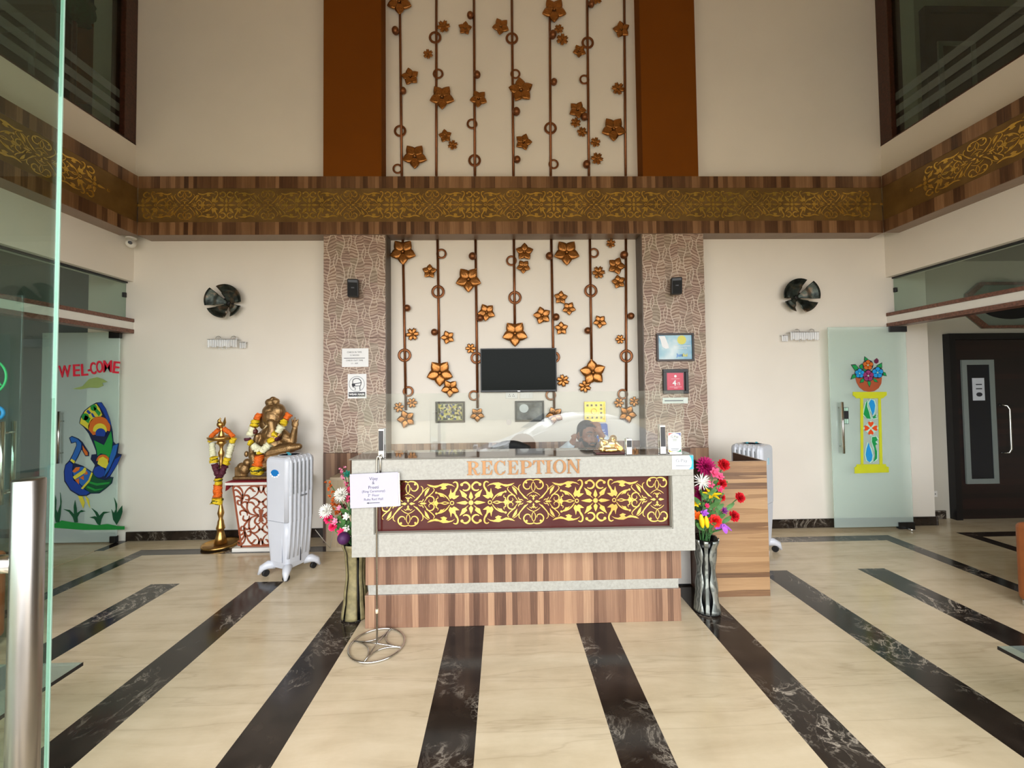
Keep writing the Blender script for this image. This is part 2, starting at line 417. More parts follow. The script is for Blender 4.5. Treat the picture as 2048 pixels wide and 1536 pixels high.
# leaf-tiled pilasters
for i, (x0, x1) in enumerate(((-1.804, -1.176), (1.443, 2.09))):
    p = struct('trim_%d' % (i+3), MB().box(x0, x1, YP+.014, Y0-.001, 0.0, SZ0-.001), M['dkbrown'])
    for z0, z1 in ((.885, 2.035), (2.038, SZ0-.002)):
        struct('tile', MB().box(x0, x1, YP+.002, YP+.013, z0, z1, .0015, seg=1), M['leaftile'], p)
    struct('wood_panel', MB().box(x0, x1, YP+.002, YP+.013, .0, .882), M['woodv'], p)
    xe = x1 if i == 0 else x0
    struct('edge_strip', MB().box(xe-.006, xe+.006, YP+.001, Y0-.002, .9, SZ0-.002), M['dkbrown'], p)
# low wood panelling at the foot of the recess
struct('trim_5', MB().box(-1.168, 1.435, Y0-.022, Y0-.001, 0, .945, .003), M['woodv'])

# baseboards of black marble
def bb(name, segs):
    p = None
    for s_ in segs:
        o = struct(name if p is None else 'marble_piece', MB().box(*s_, 0, .092, .002, seg=1), M['bmarble'], p, loc=(0,0,0)); p = p or o
bb('baseboard_back', [(-3.86,-2.9,Y0-.016,Y0-.0005), (-2.9,-1.81,Y0-.016,Y0-.0005), (2.095,3.0,Y0-.016,Y0-.0005), (3.0,4.24,Y0-.016,Y0-.0005)])
bb('baseboard_right', [(4.26,4.60,Y0-.016,Y0-.0005), (4.601,4.618,Y0-.016,4.398), (4.62,4.925,4.384,4.3995)])
bb('baseboard_left', [(-4.29,-3.96,Y0-.016,Y0-.0005), (-4.307,-4.291,Y0-.016,4.358), (-5.6,-4.308,4.344,4.3595)])

# beam with the cut gold ornament, round three sides of the hall
def beam(name, axis, a0, a1, face, back, off):
    """axis 'x': front at y=face; axis 'y': inner face at x=face"""
    def bx(u0, u1, d0, d1, z0, z1, b=0.0):
        return MB().box(u0, u1, d0, d1, z0, z1, b, seg=1) if axis == 'x' else MB().box(d0, d1, u0, u1, z0, z1, b, seg=1)
    sgn = 1 if back > face else -1
    dd = lambda p, q: (min(p, q), max(p, q))
    root = struct(name, bx(a0, a1, *dd(face+sgn*.014, back-sgn*.0005), SZ0+.004, SZ1-.004), M['woodsof'])
    struct('lower_board', bx(a0, a1, *dd(face, face+sgn*.0138), SZ0+.003, 3.222, .0015), M['woodsof'], root)
    struct('upper_board', bx(a0, a1, *dd(face, face+sgn*.0138), 3.57, SZ1, .0015), M['woodsof'], root)
    struct('underside_board', bx(a0, a1, *dd(face+sgn*.001, back-sgn*.0005), SZ0, SZ0+.003), M['sofund'], root)
    return root
BXL, BXR = -3.655, 3.995
beam_back = beam('trim_6', 'x', BXL, BXR, YP-.001, Y0, 0)
beam_left = beam('trim_7', 'y', YF+.05, YP-.002, BXL, XL, 0)
beam_right = beam('trim_8', 'y', YF+.05, YP-.002, BXR, XR, 0)

# side glazing: top light, transom, track
def transom(name, xg, xin, sgn):
    x0, x1 = min(xin, xg+sgn*.02), max(xin, xg+sgn*.02)
    y0, y1 = YF, Y0-.002
    r = struct(name, MB().box(x0+.004, x1-.004, y0, y1, 2.166, 2.239), M['white'])
    struct('granite_strip', MB().box(x0-.012*(sgn < 0)*0-.006, x1+.006, y0, y1, 2.240, 2.276, .003), M['gran'], r)
    struct('granite_strip', MB().box(x0-.006, x1+.006, y0, y1, 2.124, 2.165, .003), M['gran'], r)
    return r
transom('trim_9', GL, XL+.01, -1); transom('trim_10', GR, XR-.01, 1)
for n, xg, sg in ((1, GL, -1), (2, GR, 1)):
    w = struct('window_%d' % n, MB().box(xg-.006, xg+.006, YF, Y0-.004, 2.277, LZ-.018), M['glassd'])
    struct('track', MB().box(xg-.022, xg+.022, YF, Y0-.004, LZ-.016, LZ-.0005), M['darkgrey'], w)
    struct('glass_clamp', MB().box(xg-.014, xg+.014, Y0-.03, Y0-.003, 2.50, 2.55, .004), M['black'], w)
# upper windows in the side walls
bands = ((4.235, 4.315), (4.375, 4.455), (4.515, 4.60))
for n, x0, x1, xi in ((3, XL-.2, XL, XL), (4, XR, XR+.2, XR)):
    s_ = -1 if n == 3 else 1
    xg = xi+s_*.05
    w = struct('window_%d' % n, MB().box(xg-.005, xg+.005, YF, 4.072, WZ+.012, 5.99), M['glassu'])
    struct('window_frame', MB().box(min(xi-s_*.003, xi+s_*.14), max(xi-s_*.003, xi+s_*.14), 4.072, Y0-.001, WZ+.003, 5.998, .004), M['grand'], w)
    struct('window_sill', MB().box(min(xi-s_*.003, xi+s_*.17), max(xi-s_*.003, xi+s_*.17), YF, Y0-.001, WZ+.0005, WZ+.011), M['grand'], w)
    for z0, z1 in bands:
        struct('frosted_band', MB().box(xg-s_*.0062-.0006, xg-s_*.0062+.0006, YF+.02, 4.066, z0, z1), M['frost'], w)

# side rooms on both storeys
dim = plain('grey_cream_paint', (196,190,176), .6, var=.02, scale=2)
teal = plain('dark_grey_teal_paint', (92,100,100), .6, var=.04, scale=2)  # dimness of the left room is put into its back wall colour
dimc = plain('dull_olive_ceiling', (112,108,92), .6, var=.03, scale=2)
for s_, xw, yw, xo, nm in ((1, 4.60, 4.40, 7.6, 'right'), (-1, -4.29, 4.36, -7.2, 'left')):
    a, b = min(xw, xo), max(xw, xo)
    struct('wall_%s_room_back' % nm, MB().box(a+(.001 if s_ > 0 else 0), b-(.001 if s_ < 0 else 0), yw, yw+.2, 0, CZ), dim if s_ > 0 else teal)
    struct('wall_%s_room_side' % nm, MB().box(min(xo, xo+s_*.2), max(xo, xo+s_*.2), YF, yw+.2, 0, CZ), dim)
    g0, g1 = (4.365, 7.6) if s_ > 0 else (-7.2, -4.035)
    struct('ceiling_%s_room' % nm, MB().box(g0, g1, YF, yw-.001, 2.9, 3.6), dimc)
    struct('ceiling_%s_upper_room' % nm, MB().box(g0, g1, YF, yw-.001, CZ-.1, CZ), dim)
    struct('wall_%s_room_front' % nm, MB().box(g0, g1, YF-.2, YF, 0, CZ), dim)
# ------------------------------------------------------------------ doors
def C(name, rgb, rough=.45, **k):
    if name not in M: M[name] = plain(name, rgb, rough, var=.03, **k)
    return M[name]
c_navy = C('decal_navy', (16,30,66)); c_blue = C('decal_blue', (22,62,150)); c_sky = C('decal_sky_blue', (30,150,220)); c_mid = C('decal_mid_blue', (36,96,170))
c_green = C('decal_green', (30,140,60)); c_dgreen = C('decal_dark_green', (14,78,48)); c_yel = C('decal_yellow', (214,200,60)); c_or = C('decal_orange', (206,104,36))
c_red = C('decal_red', (226,40,66)); c_lime = C('decal_lime', (206,210,40)); c_terra = C('decal_terracotta', (172,84,50)); c_pur = C('decal_purple', (150,52,110)); c_vermil = C('decal_vermilion', (230,78,24)); c_pale = C('decal_pale_green', (186,226,206)); c_leaf = C('decal_leaf_green', (22,150,76))

def circ(cx, cy, r, n=20, a0=0, a1=360, ry=None):
    ry = r if ry is None else ry
    full = abs(a1-a0) >= 360
    return [(cx+r*math.cos(math.radians(a0+(a1-a0)*i/(n if full else n-1))), cy+ry*math.sin(math.radians(a0+(a1-a0)*i/(n if full else n-1)))) for i in range(n)]
def decal(name, polys, mat, parent, conv, Y, w0=0.0, th=.003):
    """flat cut-out glued on a pane: outline points of the photograph laid on the pane's plane"""
    mb = MB()
    for poly in polys:
        q = []
        for a, b in poly:
            px, py = conv(a, b); v = at(px, py, Y); q.append((v.x, v.z))
        mb.prism(q, FR(0, Y-w0, 0), th)
    return mb.build(name, mat, parent, loc=(0,0,0) if wl(parent).length == 0 else None)
def pull(name, parent, x, y, z0, z1, r, mat, stand, posts=None, yt=None):
    h = MB().cyl((x, y, z0), (x, y, z1), r).build(name, mat, parent, loc=(0,0,0))
    for z in (posts or (z0+.1, z1-.1)):
        MB().cyl((x, y, z), (x, y+stand, z), r*.55, seg=10).build('standoff', mat, h)
    return h

# leaf standing open into the left-hand room, flat against its back wall
YD = 4.15
e1 = at(83, 800, YD).x
door = struct('door_1', MB().box(e1, GL+.002, YD-.006, YD+.006, .012, 2.13, .002, seg=1), M['glassm'])
a = at(220, 665, YD); MB().box(a.x, GL+.01, YD-.016, YD+.016, 2.068, 2.14, .003).build('patch_fitting', M['black'], door)
MB().box(at(222,1070,YD).x, GL+.004, YD-.018, YD+.018, .004, .07, .003).build('patch_fitting', M['black'], door)
h0 = at(118, 823, YD-.05); h1 = at(118, 927, YD-.05)
pull('handle', door, h0.x, YD-.05, h1.z, h0.z, .011, M['steel'], .05)
pz = lambda x, y: (90+x/3.84, 680+y/3.84)
wel = [('W',118,142,744,4),('E',146,159,742,2),('L',162,175,741,4),('-',176,180,738,10),('C',181,192,738,8),('O',193,206,735,4),('M',207,224,734,0),('E',226,238,736,-5)]
for ch, pa, pb, py, rz in wel:
    v = at((pa+pb)/2, py, YD-.007); ww = at(pb, py, YD).x-at(pa, py, YD).x
    text(ch, .172, None, c_red, door, 'welcome_letter', FR(v.x, v.y, v.z) @ Matrix.Rotation(math.radians(rz), 4, 'Z'), ext=.005, bold=.002, w=ww)
decal('scroll_decal', [[(210,375),(290,355),(340,300),(400,285),(445,300),(480,322),(440,330),(450,350),(410,368),(340,365),(280,380)]], C('decal_olive', (150,168,100)), door, pz, YD-.006)
pk = decal('peacock_decal', [[(265,640),(275,590),(305,540),(350,505),(395,480),(435,477),(470,530),(500,610),(520,700),(527,780),(545,800),(570,790),(560,870),(592,878),(560,950),(500,1050),(527,1053),(515,1100),(470,1140),(420,1178),(350,1180),(320,1198),(265,1198),(195,1155),(150,1085),(146,1010),(158,955),(188,925),(213,878),(243,808),(238,785),(203,795),(186,750),(208,737),(258,757),(290,785),(340,865),(338,892),(312,893),(288,850),(282,842),(252,905),(228,945),(290,965),(365,1015),(385,960),(352,915),(360,880),(395,875),(392,850),(368,790),(338,720),(298,668)]], c_navy, door, pz, YD-.006)
L2 = YD-.0095; L3 = YD-.0128; L4 = YD-.016
def pk_(n, polys, m, y=L2): decal(n, polys, m, pk, pz, y)
pk_('tail_tip', [[(402,484),(433,481),(468,532),(498,612),(510,655),(490,635),(455,565),(425,515)]], c_blue)
pk_('tail_band', [[(270,640),(280,600),(308,548),(350,512),(395,490),(420,525),(440,575),(425,592),(385,590),(345,635),(338,690),(300,660)]], c_yel)
pk_('tail_curl', [circ(375,520,24), circ(310,590,27), [(375,505),(430,560),(415,585),(380,540)], [(310,575),(350,600),(335,640),(300,610)]], c_green, L3)
pk_('tail_stripe', [[(330,535),(355,560),(340,570),(320,550)], [(365,560),(385,590),(370,595),(355,565)]], c_blue, L3)
pk_('tail_eye', [circ(418,672,84,22,170,380)+[(455,690),(420,720),(370,730)]], c_or)
pk_('tail_eye_ring', [circ(423,692,52,18,170,375)+[(440,715)]], c_yel, L3)
pk_('tail_eye_core', [circ(428,716,38,16,150,400)], c_blue, L4)
pk_('tail_feather', [[(378,770),(455,808),(508,700),(520,780),(512,860),(492,905),(470,880),(430,870),(405,890),(398,840)]], c_green)
pk_('lower_eye', [circ(447,930,50,18,180,360)+[(490,950),(470,925),(420,925)]], c_or)
pk_('lower_eye_ring', [[(405,950),(415,910),(445,895),(480,915),(487,950),(470,985),(440,975)]], c_yel, L3)
pk_('lower_eye_core', [circ(418,1012,44)], c_blue, L3)
pk_('side_feather', [[(452,1052),(525,812),(562,798),(545,880),(490,1000)]], c_mid)
pk_('side_feather', [[(470,1060),(540,915),(583,888),(555,955),(500,1040)]], c_blue)
pk_('breast', [[(152,1010),(162,962),(190,935),(215,955),(210,995),(228,1062),(300,1132),(345,1172),(318,1190),(270,1190),(200,1148),(157,1078)]], c_blue)
pk_('neck', [[(194,930),(218,880),(248,808),(242,780),(208,788),(194,752),(210,743),(253,763),(280,792),(277,838),(248,900),(225,940)]], c_mid)
pk_('collar', [[(196,925),(205,912),(232,930),(224,948)]], c_yel, L3)
pk_('crest', [[(290,810),(305,835),(328,862),(330,885),(314,885),(295,850)]], c_or)
pk_('belly', [[(212,1012),(242,975),(290,974),(338,1003),(362,1022),(345,1078),(298,1138),(270,1108),(222,1078)]], c_mid)
pk_('belly_cap', [[(212,1008),(238,978),(270,975),(262,1000),(228,1020)]], c_or, L3)
pk_('belly_stripe', [[(216,1050),(290,1000),(305,978),(318,990),(312,1018),(230,1072)]], c_yel, L3)
pk_('belly_points', [[(232,1075),(262,1062),(262,1108)], [(268,1058),(298,1040),(300,1075)], [(302,1034),(322,1005),(330,1030)]], c_or, L3)
pk_('belly_hem', [[(278,1140),(335,1075),(358,1015),(368,1022),(345,1085),(292,1146)]], c_yel, L3)
pk_('wing', [[(302,1145),(352,1062),(372,1024),(400,1060),(470,1078),(520,1058),(508,1100),(468,1136),(418,1170),(352,1172)]], c_dgreen)
pk_('wing_stripe', [[(345,1085),(400,1100),(500,1090),(490,1105),(400,1118),(338,1098)], [(330,1120),(390,1145),(450,1138),(430,1150),(385,1160),(322,1132)]], c_green, L3)
pk_('leg', [[(255,1196),(288,1200),(306,1250),(295,1292),(272,1240)], [(310,1196),(336,1220),(346,1290),(324,1240)]], c_yel)
gb = decal('grass_decal', [[(72,1412),(130,1385),(200,1398),(300,1410),(400,1422),(480,1412),(560,1428),(612,1430),(612,1456),(300,1458),(72,1442)]], c_green, door, pz, YD-.006)
for pl in ([[(72,1170),(88,1230),(85,1300),(98,1330),(120,1260),(118,1170),(128,1240),(120,1340),(110,1400),(85,1400),(72,1340)]],
           [[(145,1300),(190,1305),(225,1340),(222,1280),(232,1230),(243,1290),(246,1330),(280,1305),(312,1315),(270,1325),(250,1360),(252,1400),(228,1400),(215,1360),(185,1320)]],
           [[(360,1292),(400,1320),(418,1350),(450,1318),(500,1320),(455,1335),(435,1375),(425,1422),(405,1415),(380,1372),(342,1362),(385,1352),(402,1362),(385,1325)]],
           [[(532,1210),(555,1260),(552,1330),(572,1300),(594,1270),(596,1320),(580,1370),(552,1420),(525,1380),(512,1300),(530,1330),(545,1300),(540,1250)]]):
    decal('plant_decal', pl, c_dgreen, gb, pz, YD-.0095)

# second leaf of the same opening, swung into the hall
YD2 = 2.57
fx = at(42, 800, YD2).x
door = struct('door_2', MB().box(GL+.01, fx, YD2-.006, YD2+.006, .012, 2.13, .002, seg=1), M['glassd'])
t0 = at(28, 842, YD2+.06); pull('handle', door, t0.x, YD2+.06, .80, t0.z, .012, M['steel'], -.06, (t0.z-.07, .9))
t0 = at(5, 843, YD2-.06); pull('handle', door, t0.x, YD2-.06, at(5,1010,YD2-.06).z, t0.z, .013, M['steel'], .06, (t0.z-.07, .9))
cc = at(-20, 754, YD2); rr = at(16, 754, YD2).x-cc.x
MB().tube([(cc.x+rr*math.cos(t*PI/20), YD2-.009, cc.z+rr*math.sin(t*PI/20)) for t in range(40)], .006, 6, True).build('ring_decal', C('decal_mint', (60,200,120)), door, loc=(0,0,0))
decal('arrow_decal', [[(5,771),(-2,762),(-9,771)]], M['decal_mint'], door, lambda x, y: (x, y), YD2-.006)
c2 = at(0, 826, YD2)
MB().tube([(c2.x+.035*math.cos(math.radians(t)), YD2-.012, c2.z+.035*math.sin(math.radians(t))) for t in range(-140, 150, 20)], .010, 6).build('curl_decal', c_sky, door, loc=(0,0,0))

# leaf standing open along the right half of the back wall
YD3 = 4.10
x0, x1 = at(1662, 850, YD3).x, at(1812, 700, YD3).x
door = struct('door_3', MB().box(x0, x1, YD3-.006, YD3+.006, .03, 2.112, .002, seg=1), M['glassm'])
MB().box(at(1776,655,YD3).x, x1+.004, YD3-.017, YD3+.017, 2.055, 2.116, .003).build('patch_fitting', M['darkgrey'], door)
MB().box(at(1796,1060,YD3).x, x1+.004, YD3-.018, YD3+.018, .008, .075, .003).build('patch_fitting', M['black'], door)
MB().cyl((x1-.06, YD3-.04, .001), (x1-.06, YD3-.04, .022), .03).build('floor_stop', M['chrome'], door)
a, b = at(1684, 804, YD3-.05), at(1687, 907, YD3-.05); pull('handle', door, a.x, YD3-.05, b.z, a.z, .0125, M['steel'], .05, (a.z-.06, b.z+.07))
a, b = at(1672, 803, YD3+.05), at(1676, 905, YD3+.05); pull('handle', door, a.x, YD3+.05, b.z, a.z, .0125, M['steel'], -.05, (a.z-.06, b.z+.07))
p3 = lambda x, y: (1640+x/4.8, 640+y/4.8)
decal('notice_sticker', [[(228,838),(272,838),(276,998),(232,998)]], M['darkgrey'], door, p3, YD3-.0065, th=.001)
decal('notice_square', [[(231,842),(244,842),(246,872),(232,872)], [(248,842),(268,842),(269,872),(249,872)], [(234,950),(248,950),(249,994),(236,994)], [(252,950),(272,950),(273,994),(253,994)]], c_pale, door, p3, YD3-.0077, th=.001)
col = decal('column_decal', [[(312,690),(636,690),(636,722),(616,735),(600,752),(345,752),(330,735),(312,722)]], c_lime, door, p3, YD3-.006, th=.006)
decal('column_base', [[(330,1412),(345,1408),(352,1385),(628,1383),(632,1405),(655,1410),(656,1462),(330,1472)]], c_lime, col, p3, YD3-.006, th=.006)
decal('column_shaft', [[(384,752),(410,752),(412,1386),(390,1386)], [(556,752),(580,752),(596,1384),(570,1384)]], c_lime, col, p3, YD3-.006, th=.006)
cuts = [('leaf_cutout', c_leaf, [(425,870),(440,800),(452,775),(450,830),(470,890),(485,950),(450,945),(418,905)]), ('leaf_cutout', c_leaf, [(500,1125),(535,1120),(552,1150),(530,1170),(548,1190),(528,1205),(545,1260),(545,1330),(515,1360),(530,1300),(520,1230),(498,1170)]),
 ('drop_cutout', c_sky, [(468,800),(490,763),(515,775),(528,820),(520,880),(505,915),(490,870)]), ('drop_cutout', c_sky, [(465,1180),(485,1240),(502,1300),(495,1345),(475,1366),(450,1345),(438,1290),(448,1230)]), ('leaf_cutout', c_leaf, [(505,930),(540,905),(530,930),(545,938),(510,945)])]
grow = lambda q, k: (lambda cx, cy: [(cx+(x-cx)*k+ (8 if x > cx else -8), cy+(y-cy)*(1+(k-1)*.4)+(6 if y > cy else -6)) for x, y in q])(sum(p[0] for p in q)/len(q), sum(p[1] for p in q)/len(q))
for i_, (n_, m_, q_s) in enumerate(cuts):
    decal('cutout_backing', [grow(q_s, 1.06)], c_pale, col, p3, YD3-.006, th=.0024+.0001*i_); decal(n_, [q_s], m_, col, p3, YD3-.0092)
decal('cutout_backing', [[(487+(62+10*math.cos(4*a_))*math.cos(a_), 1038+(62+10*math.cos(4*a_))*math.sin(a_)) for a_ in [2*PI*i_/32 for i_ in range(32)]]], c_pale, col, p3, YD3-.006, th=.003)
for k in range(4):
    t = k*PI/2; r_ = lambda x, y: (487+x*math.cos(t)-y*math.sin(t), 1038+x*math.sin(t)+y*math.cos(t))
    decal('heart_petal', [[r_(*q) for q in [(0,-10),(-22,-36),(-26,-54),(-14,-64),(0,-54),(14,-64),(26,-54),(22,-36)]]], c_vermil, col, p3, YD3-.0095)
bowl = decal('flower_bowl_decal', [[(340,555),(592,550),(586,610),(560,655),(520,682),(470,690),(420,680),(375,645),(350,600)]], c_terra, door, p3, YD3-.006, th=.004)
lf = [[(305,435),(340,432),(365,460),(362,495),(335,480)], [(300,565),(315,525),(345,520),(345,550)], [(430,355),(460,378),(466,398),(440,402),(428,385)], [(548,440),(590,415),(592,455),(560,470)], [(600,500),(625,505),(636,535),(610,530)], [(385,600),(395,570),(428,558),(415,595)], [(505,565),(535,568),(552,595),(525,592)], [(458,590),(475,582),(486,605),(475,638),(460,612)], [(380,440),(400,425),(412,440),(405,470),(385,462)], [(415,470),(435,465),(440,485),(420,490)]]
decal('leaf_outline', [[(lambda cx, cy: (cx+(x-cx)*1.28, cy+(y-cy)*1.28))(sum(p[0] for p in q)/len(q), sum(p[1] for p in q)/len(q)) for x, y in q] for q in lf], M['ink'], bowl, p3, YD3-.0102, th=.001)
for q in lf: decal('leaf', [q], c_leaf, bowl, p3, YD3-.0105, th=.002)
for n_, cx, cy, r0, m in (('blue_flower',380,512,46,c_sky), ('blue_flower',553,505,54,c_sky), ('orange_flower',460,433,50,c_or), ('purple_flower',463,535,54,c_pur)):
    decal('flower_outline', [circ(cx,cy,r0*1.04,24)], M['ink'], bowl, p3, YD3-.0125, th=.001)
    decal(n_, [circ(cx+r0*.56*math.cos(a_), cy+r0*.56*math.sin(a_), r0*.40, 12) for a_ in [2*PI*k/5-.3 for k in range(5)]], m, bowl, p3, YD3-.0134, th=.002)
    decal('flower_eye', [circ(cx, cy, r0*.14, 8)], c_pale, bowl, p3, YD3-.0158, th=.001)
decal('flower_bud', [[(520,385),(545,365),(562,385),(560,408),(540,420),(522,408)]], C('decal_plum', (104,32,66)), bowl, p3, YD3-.0125, th=.002)

# dark wooden door in the right-hand room, with a glazed panel; a like one on the upper floor
ebony = wood('dark_wine_wood', 'x', [(.2,(10,6,8)),(.5,(26,12,13)),(.8,(42,20,18))], strip=.05)
navy = plain('dark_blue_glass', (5,9,20), .10, var=.05)
greyf = plain('grey_painted_frame', (122,130,126), .5, var=.02)
YW = 4.40
def wood_door(name, x0, x1, z0, z1, px0, px1, pz0, pz1):
    d = struct(name, MB().box(x0+.07, x1-.07, YW-.045, YW-.002, z0+.004, z1-.07, .003), ebony)
    fr = MB().box(x0, x0+.069, YW-.07, YW-.001, z0, z1).box(x1-.069, x1, YW-.07, YW-.001, z0, z1).box(x0+.0695, x1-.0695, YW-.07, YW-.001, z1-.069, z1)
    fr.build('door_frame', M['navy_frame'], d, loc=(0,0,0))
    w = .055
    fp = MB().box(px0, px0+w, YW-.062, YW-.046, pz0, pz1).box(px1-w, px1, YW-.062, YW-.046, pz0, pz1).box(px0+w, px1-w, YW-.062, YW-.046, pz1-w, pz1).box(px0+w, px1-w, YW-.062, YW-.046, pz0, pz0+w)
    g = fp.build('panel_frame', greyf, d, loc=(0,0,0)); MB().box(px0+w, px1-w, YW-.056, YW-.047, pz0+w, pz1-w).build('pane', navy, g)
    return d
M['navy_frame'] = plain('blackish_frame', (9,7,11), .4, var=.1)
a = at(1890, 668, YW-.03); q0, q1 = at(1923, 720, YW-.06), at(1999, 967, YW-.06)
d4 = wood_door('door_4', a.x, a.x+1.5, 0, a.z, q0.x, q1.x, q1.z, q0.z)
h0, h1 = at(2019, 815, YW-.10), at(2019, 902, YW-.10)
MB().tube([(h0.x-.05, YW-.046, h0.z+.03), (h0.x-.012, YW-.09, h0.z+.02), (h0.x, YW-.10, h0.z-.02), (h0.x, YW-.10, h1.z+.02), (h0.x-.012, YW-.09, h1.z-.02), (h0.x-.05, YW-.046, h1.z-.03)], .010, 8).build('handle', M['steel'], d4, loc=(0,0,0))
nt = tag(MB().box(at(1946,790,YW-.06).x, at(1970,790,YW-.06).x, YW-.059, YW-.0565, at(1957,801,YW-.06).z, at(1957,756,YW-.06).z).build('notice_paper', C('dim_paper', (196,200,206), .6)), 'white paper notice stuck on the glazed panel of the dark wooden door', 'notice')
c_ = at(1958, 771, YW-.06)
for dz in (.012, -.036): MB().box(c_.x-.035, c_.x+.035, YW-.0594, YW-.0591, c_.z+dz-.006, c_.z+dz+.006).build('print_line', M['ink'], nt)
MB().ball((c_.x, YW-.06, c_.z-.10), (.036,.002,.024)).build('mask_picture', M['ink'], nt)
a = at(1842, 18, YW-.03); q0 = at(1876, 82, YW-.06)
wood_door('door_5', a.x, a.x+1.5, 3.61, a.z, q0.x, q0.x+.44, 3.95, q0.z)
wd = wood_door('door_6', -6.1, -4.62, 3.61, 5.75, -5.5, -5.06, 4.3, 5.5)
a, b = at(141, 46, 4.33), at(190, 205, 4.33)
op = tag(MB().box(a.x, b.x, 4.33, 4.355, b.z, a.z, .003).build('wall_panel', plain('burnt_orange_panel', (150,84,28), .5, var=.2, scale=6)), 'burnt orange wall panel inside the upper left window', 'panel')
c_ = at(150, 14, 4.12); tpy = thing('potted_topiary', 'dark green ball-shaped potted plant inside the upper left window', 'plant', (c_.x, 4.12, 3.6))
fb_ = MB(); fb_.ball(c_, .165, 20, 14)
for v_ in fb_.b.verts: v_.co += Vector((random.uniform(-1,1), random.uniform(-1,1), random.uniform(-1,1)))*.014
fb_.build('foliage', plain('dark_green_foliage', (34,84,62), .7, var=.5, scale=60), tpy, kind='stuff')
MB().cyl((c_.x, 4.12, 3.85), (c_.x, 4.12, c_.z-.14), .02).build('trunk', M['gran'], tpy); MB().lathe([(.09,3.602),(.13,3.86),(.12,3.87),(.0001,3.86)], (c_.x, 4.12, 0), 20).build('pot', M['white'], tpy)
# socket on the set-back wall
a = at(1867, 988, YW-.01); sk = thing('wall_socket', 'white wall socket low on the wall beside the dark wooden door', 'socket', (a.x, YW, a.z))
MB().box(a.x-.045, a.x+.045, YW-.011, YW-.0005, a.z-.034, a.z+.034, .003).build('plate', M['white'], sk)
for dx in (-.02, .02): MB().cyl((a.x+dx, YW-.0125, a.z), (a.x+dx, YW-.011, a.z), .006, seg=8).build('pin_hole', M['ink'], sk)
# octagonal panel added over the dark door for a ceiling inset seen in the glass
o0 = at(1931, 588, YW-.02); o1 = at(1933, 631, YW-.02); o2 = at(1966, 657, YW-.02); o3 = at(1957, 565, YW-.02)
w2 = 1.05
octo = [(o0.x,o0.z),(o3.x,o3.z),(o0.x+w2-(o3.x-o0.x),o3.z),(o0.x+w2,o0.z),(o0.x+w2,o1.z),(o0.x+w2-(o2.x-o0.x),o2.z),(o2.x,o2.z),(o1.x,o1.z)]
cx, cz = o0.x+w2/2, (o3.z+o2.z)/2
oc = thing('wall_plaque', 'octagonal wood-framed plaque with a dark oval over the dark wooden door', 'plaque', (cx, YW, cz))
MB().prism(octo, FR(0, YW-.001, 0), .012).build('backboard', C('plaque_grey', (120,128,118), .5), oc)
fm = MB()
for i in range(8):
    p, q = octo[i], octo[(i+1)%8]; k = .88
    fm.prism([p, q, (cx+(q[0]-cx)*k, cz+(q[1]-cz)*k), (cx+(p[0]-cx)*k, cz+(p[1]-cz)*k)], FR(0, YW-.013, 0), .03)
fm.build('frame', M['gran'], oc)
MB().prism(circ(cx, cz, w2*.34, 32, ry=(o3.z-o2.z)*.30), FR(0, YW-.013, 0), .006).build('oval', navy, oc)

M['steeld'] = plain('satin_steel', (150,146,142), .3, 1.0, var=.03)
M['gedge'] = plain('polished_glass_edge', (150,178,164), .25, var=.02)
# the entrance leaf the photograph is taken past
XD = at(112, 800, .70).x; hx = at(53, 1180, .60)
fd = struct('door_7', MB().box(XD-.007, XD, -.40, .70, .012, 2.75, .0015, seg=1), M['glass'])
struct('glass_edge', MB().box(XD-.0069, XD-.0001, .7001, .7016, .014, 2.748), M['gedge'], fd, loc=(0,0,0))
zt = 1.5-(950-788)/797.8*.6
hb = MB(); hb.lathe([(.0001, .85), (.0155, .85), (.017, .852), (.017, zt-.002), (.0155, zt), (.0001, zt)], (hx.x, .60, 0), 32)
hd = hb.build('handle', M['steeld'], fd, loc=(0,0,0))
for z in (zt-.122, .94): MB().cyl((XD+.0005, .60, z), (hx.x-.012, .60, z), .0125).build('standoff', M['steel'], hd)
MB().box(XD-.03, XD+.018, -.40, -.20, .0005, .10, .003).build('patch_fitting', M['darkgrey'], fd, loc=(0,0,0))
# ------------------------------------------------------------------ gold ornament: motifs traced as flat cut pieces
# half cell: star centre at u=0, scroll centre at u=1, v up to .35
def q_(pts): return [((x-1085)/707, (355-y-.014*(x-1085))/707) for x, y in pts]
def ribbon(mb, pts, w0, w1, Mx, th, bulb=0.0):
    P = [Vector((a, b, 0)) for a, b in pts]; n = len(P)
    # smooth the path
    R = []
    for i in range(n-1):
        p0, p1, p2, p3 = P[max(i-1, 0)], P[i], P[i+1], P[min(i+2, n-1)]
        for k in range(4):
            t = k/4; R.append(.5*((2*p1)+(p2-p0)*t+(2*p0-5*p1+4*p2-p3)*t*t+(3*p1-p0-3*p2+p3)*t**3))
    R.append(P[-1]); m = len(R); A = []; B = []
    for i, p in enumerate(R):
        d = (R[min(i+1, m-1)]-R[max(i-1, 0)]).normalized(); nn = Vector((-d.y, d.x, 0)); t = i/(m-1)
        w = (w0+(w1-w0)*t)*(.35+.65*math.sin(PI*min(1, max(0, t*.9+.08))))
        A.append(p+nn*w); B.append(p-nn*w)
    for i in range(m-1):
        mb.prism([(A[i].x, A[i].y), (A[i+1].x, A[i+1].y), (B[i+1].x, B[i+1].y), (B[i].x, B[i].y)][::-1], Mx, th)
    if bulb: mb.prism(circ(R[-1].x, R[-1].y, bulb, 10), Mx, th)
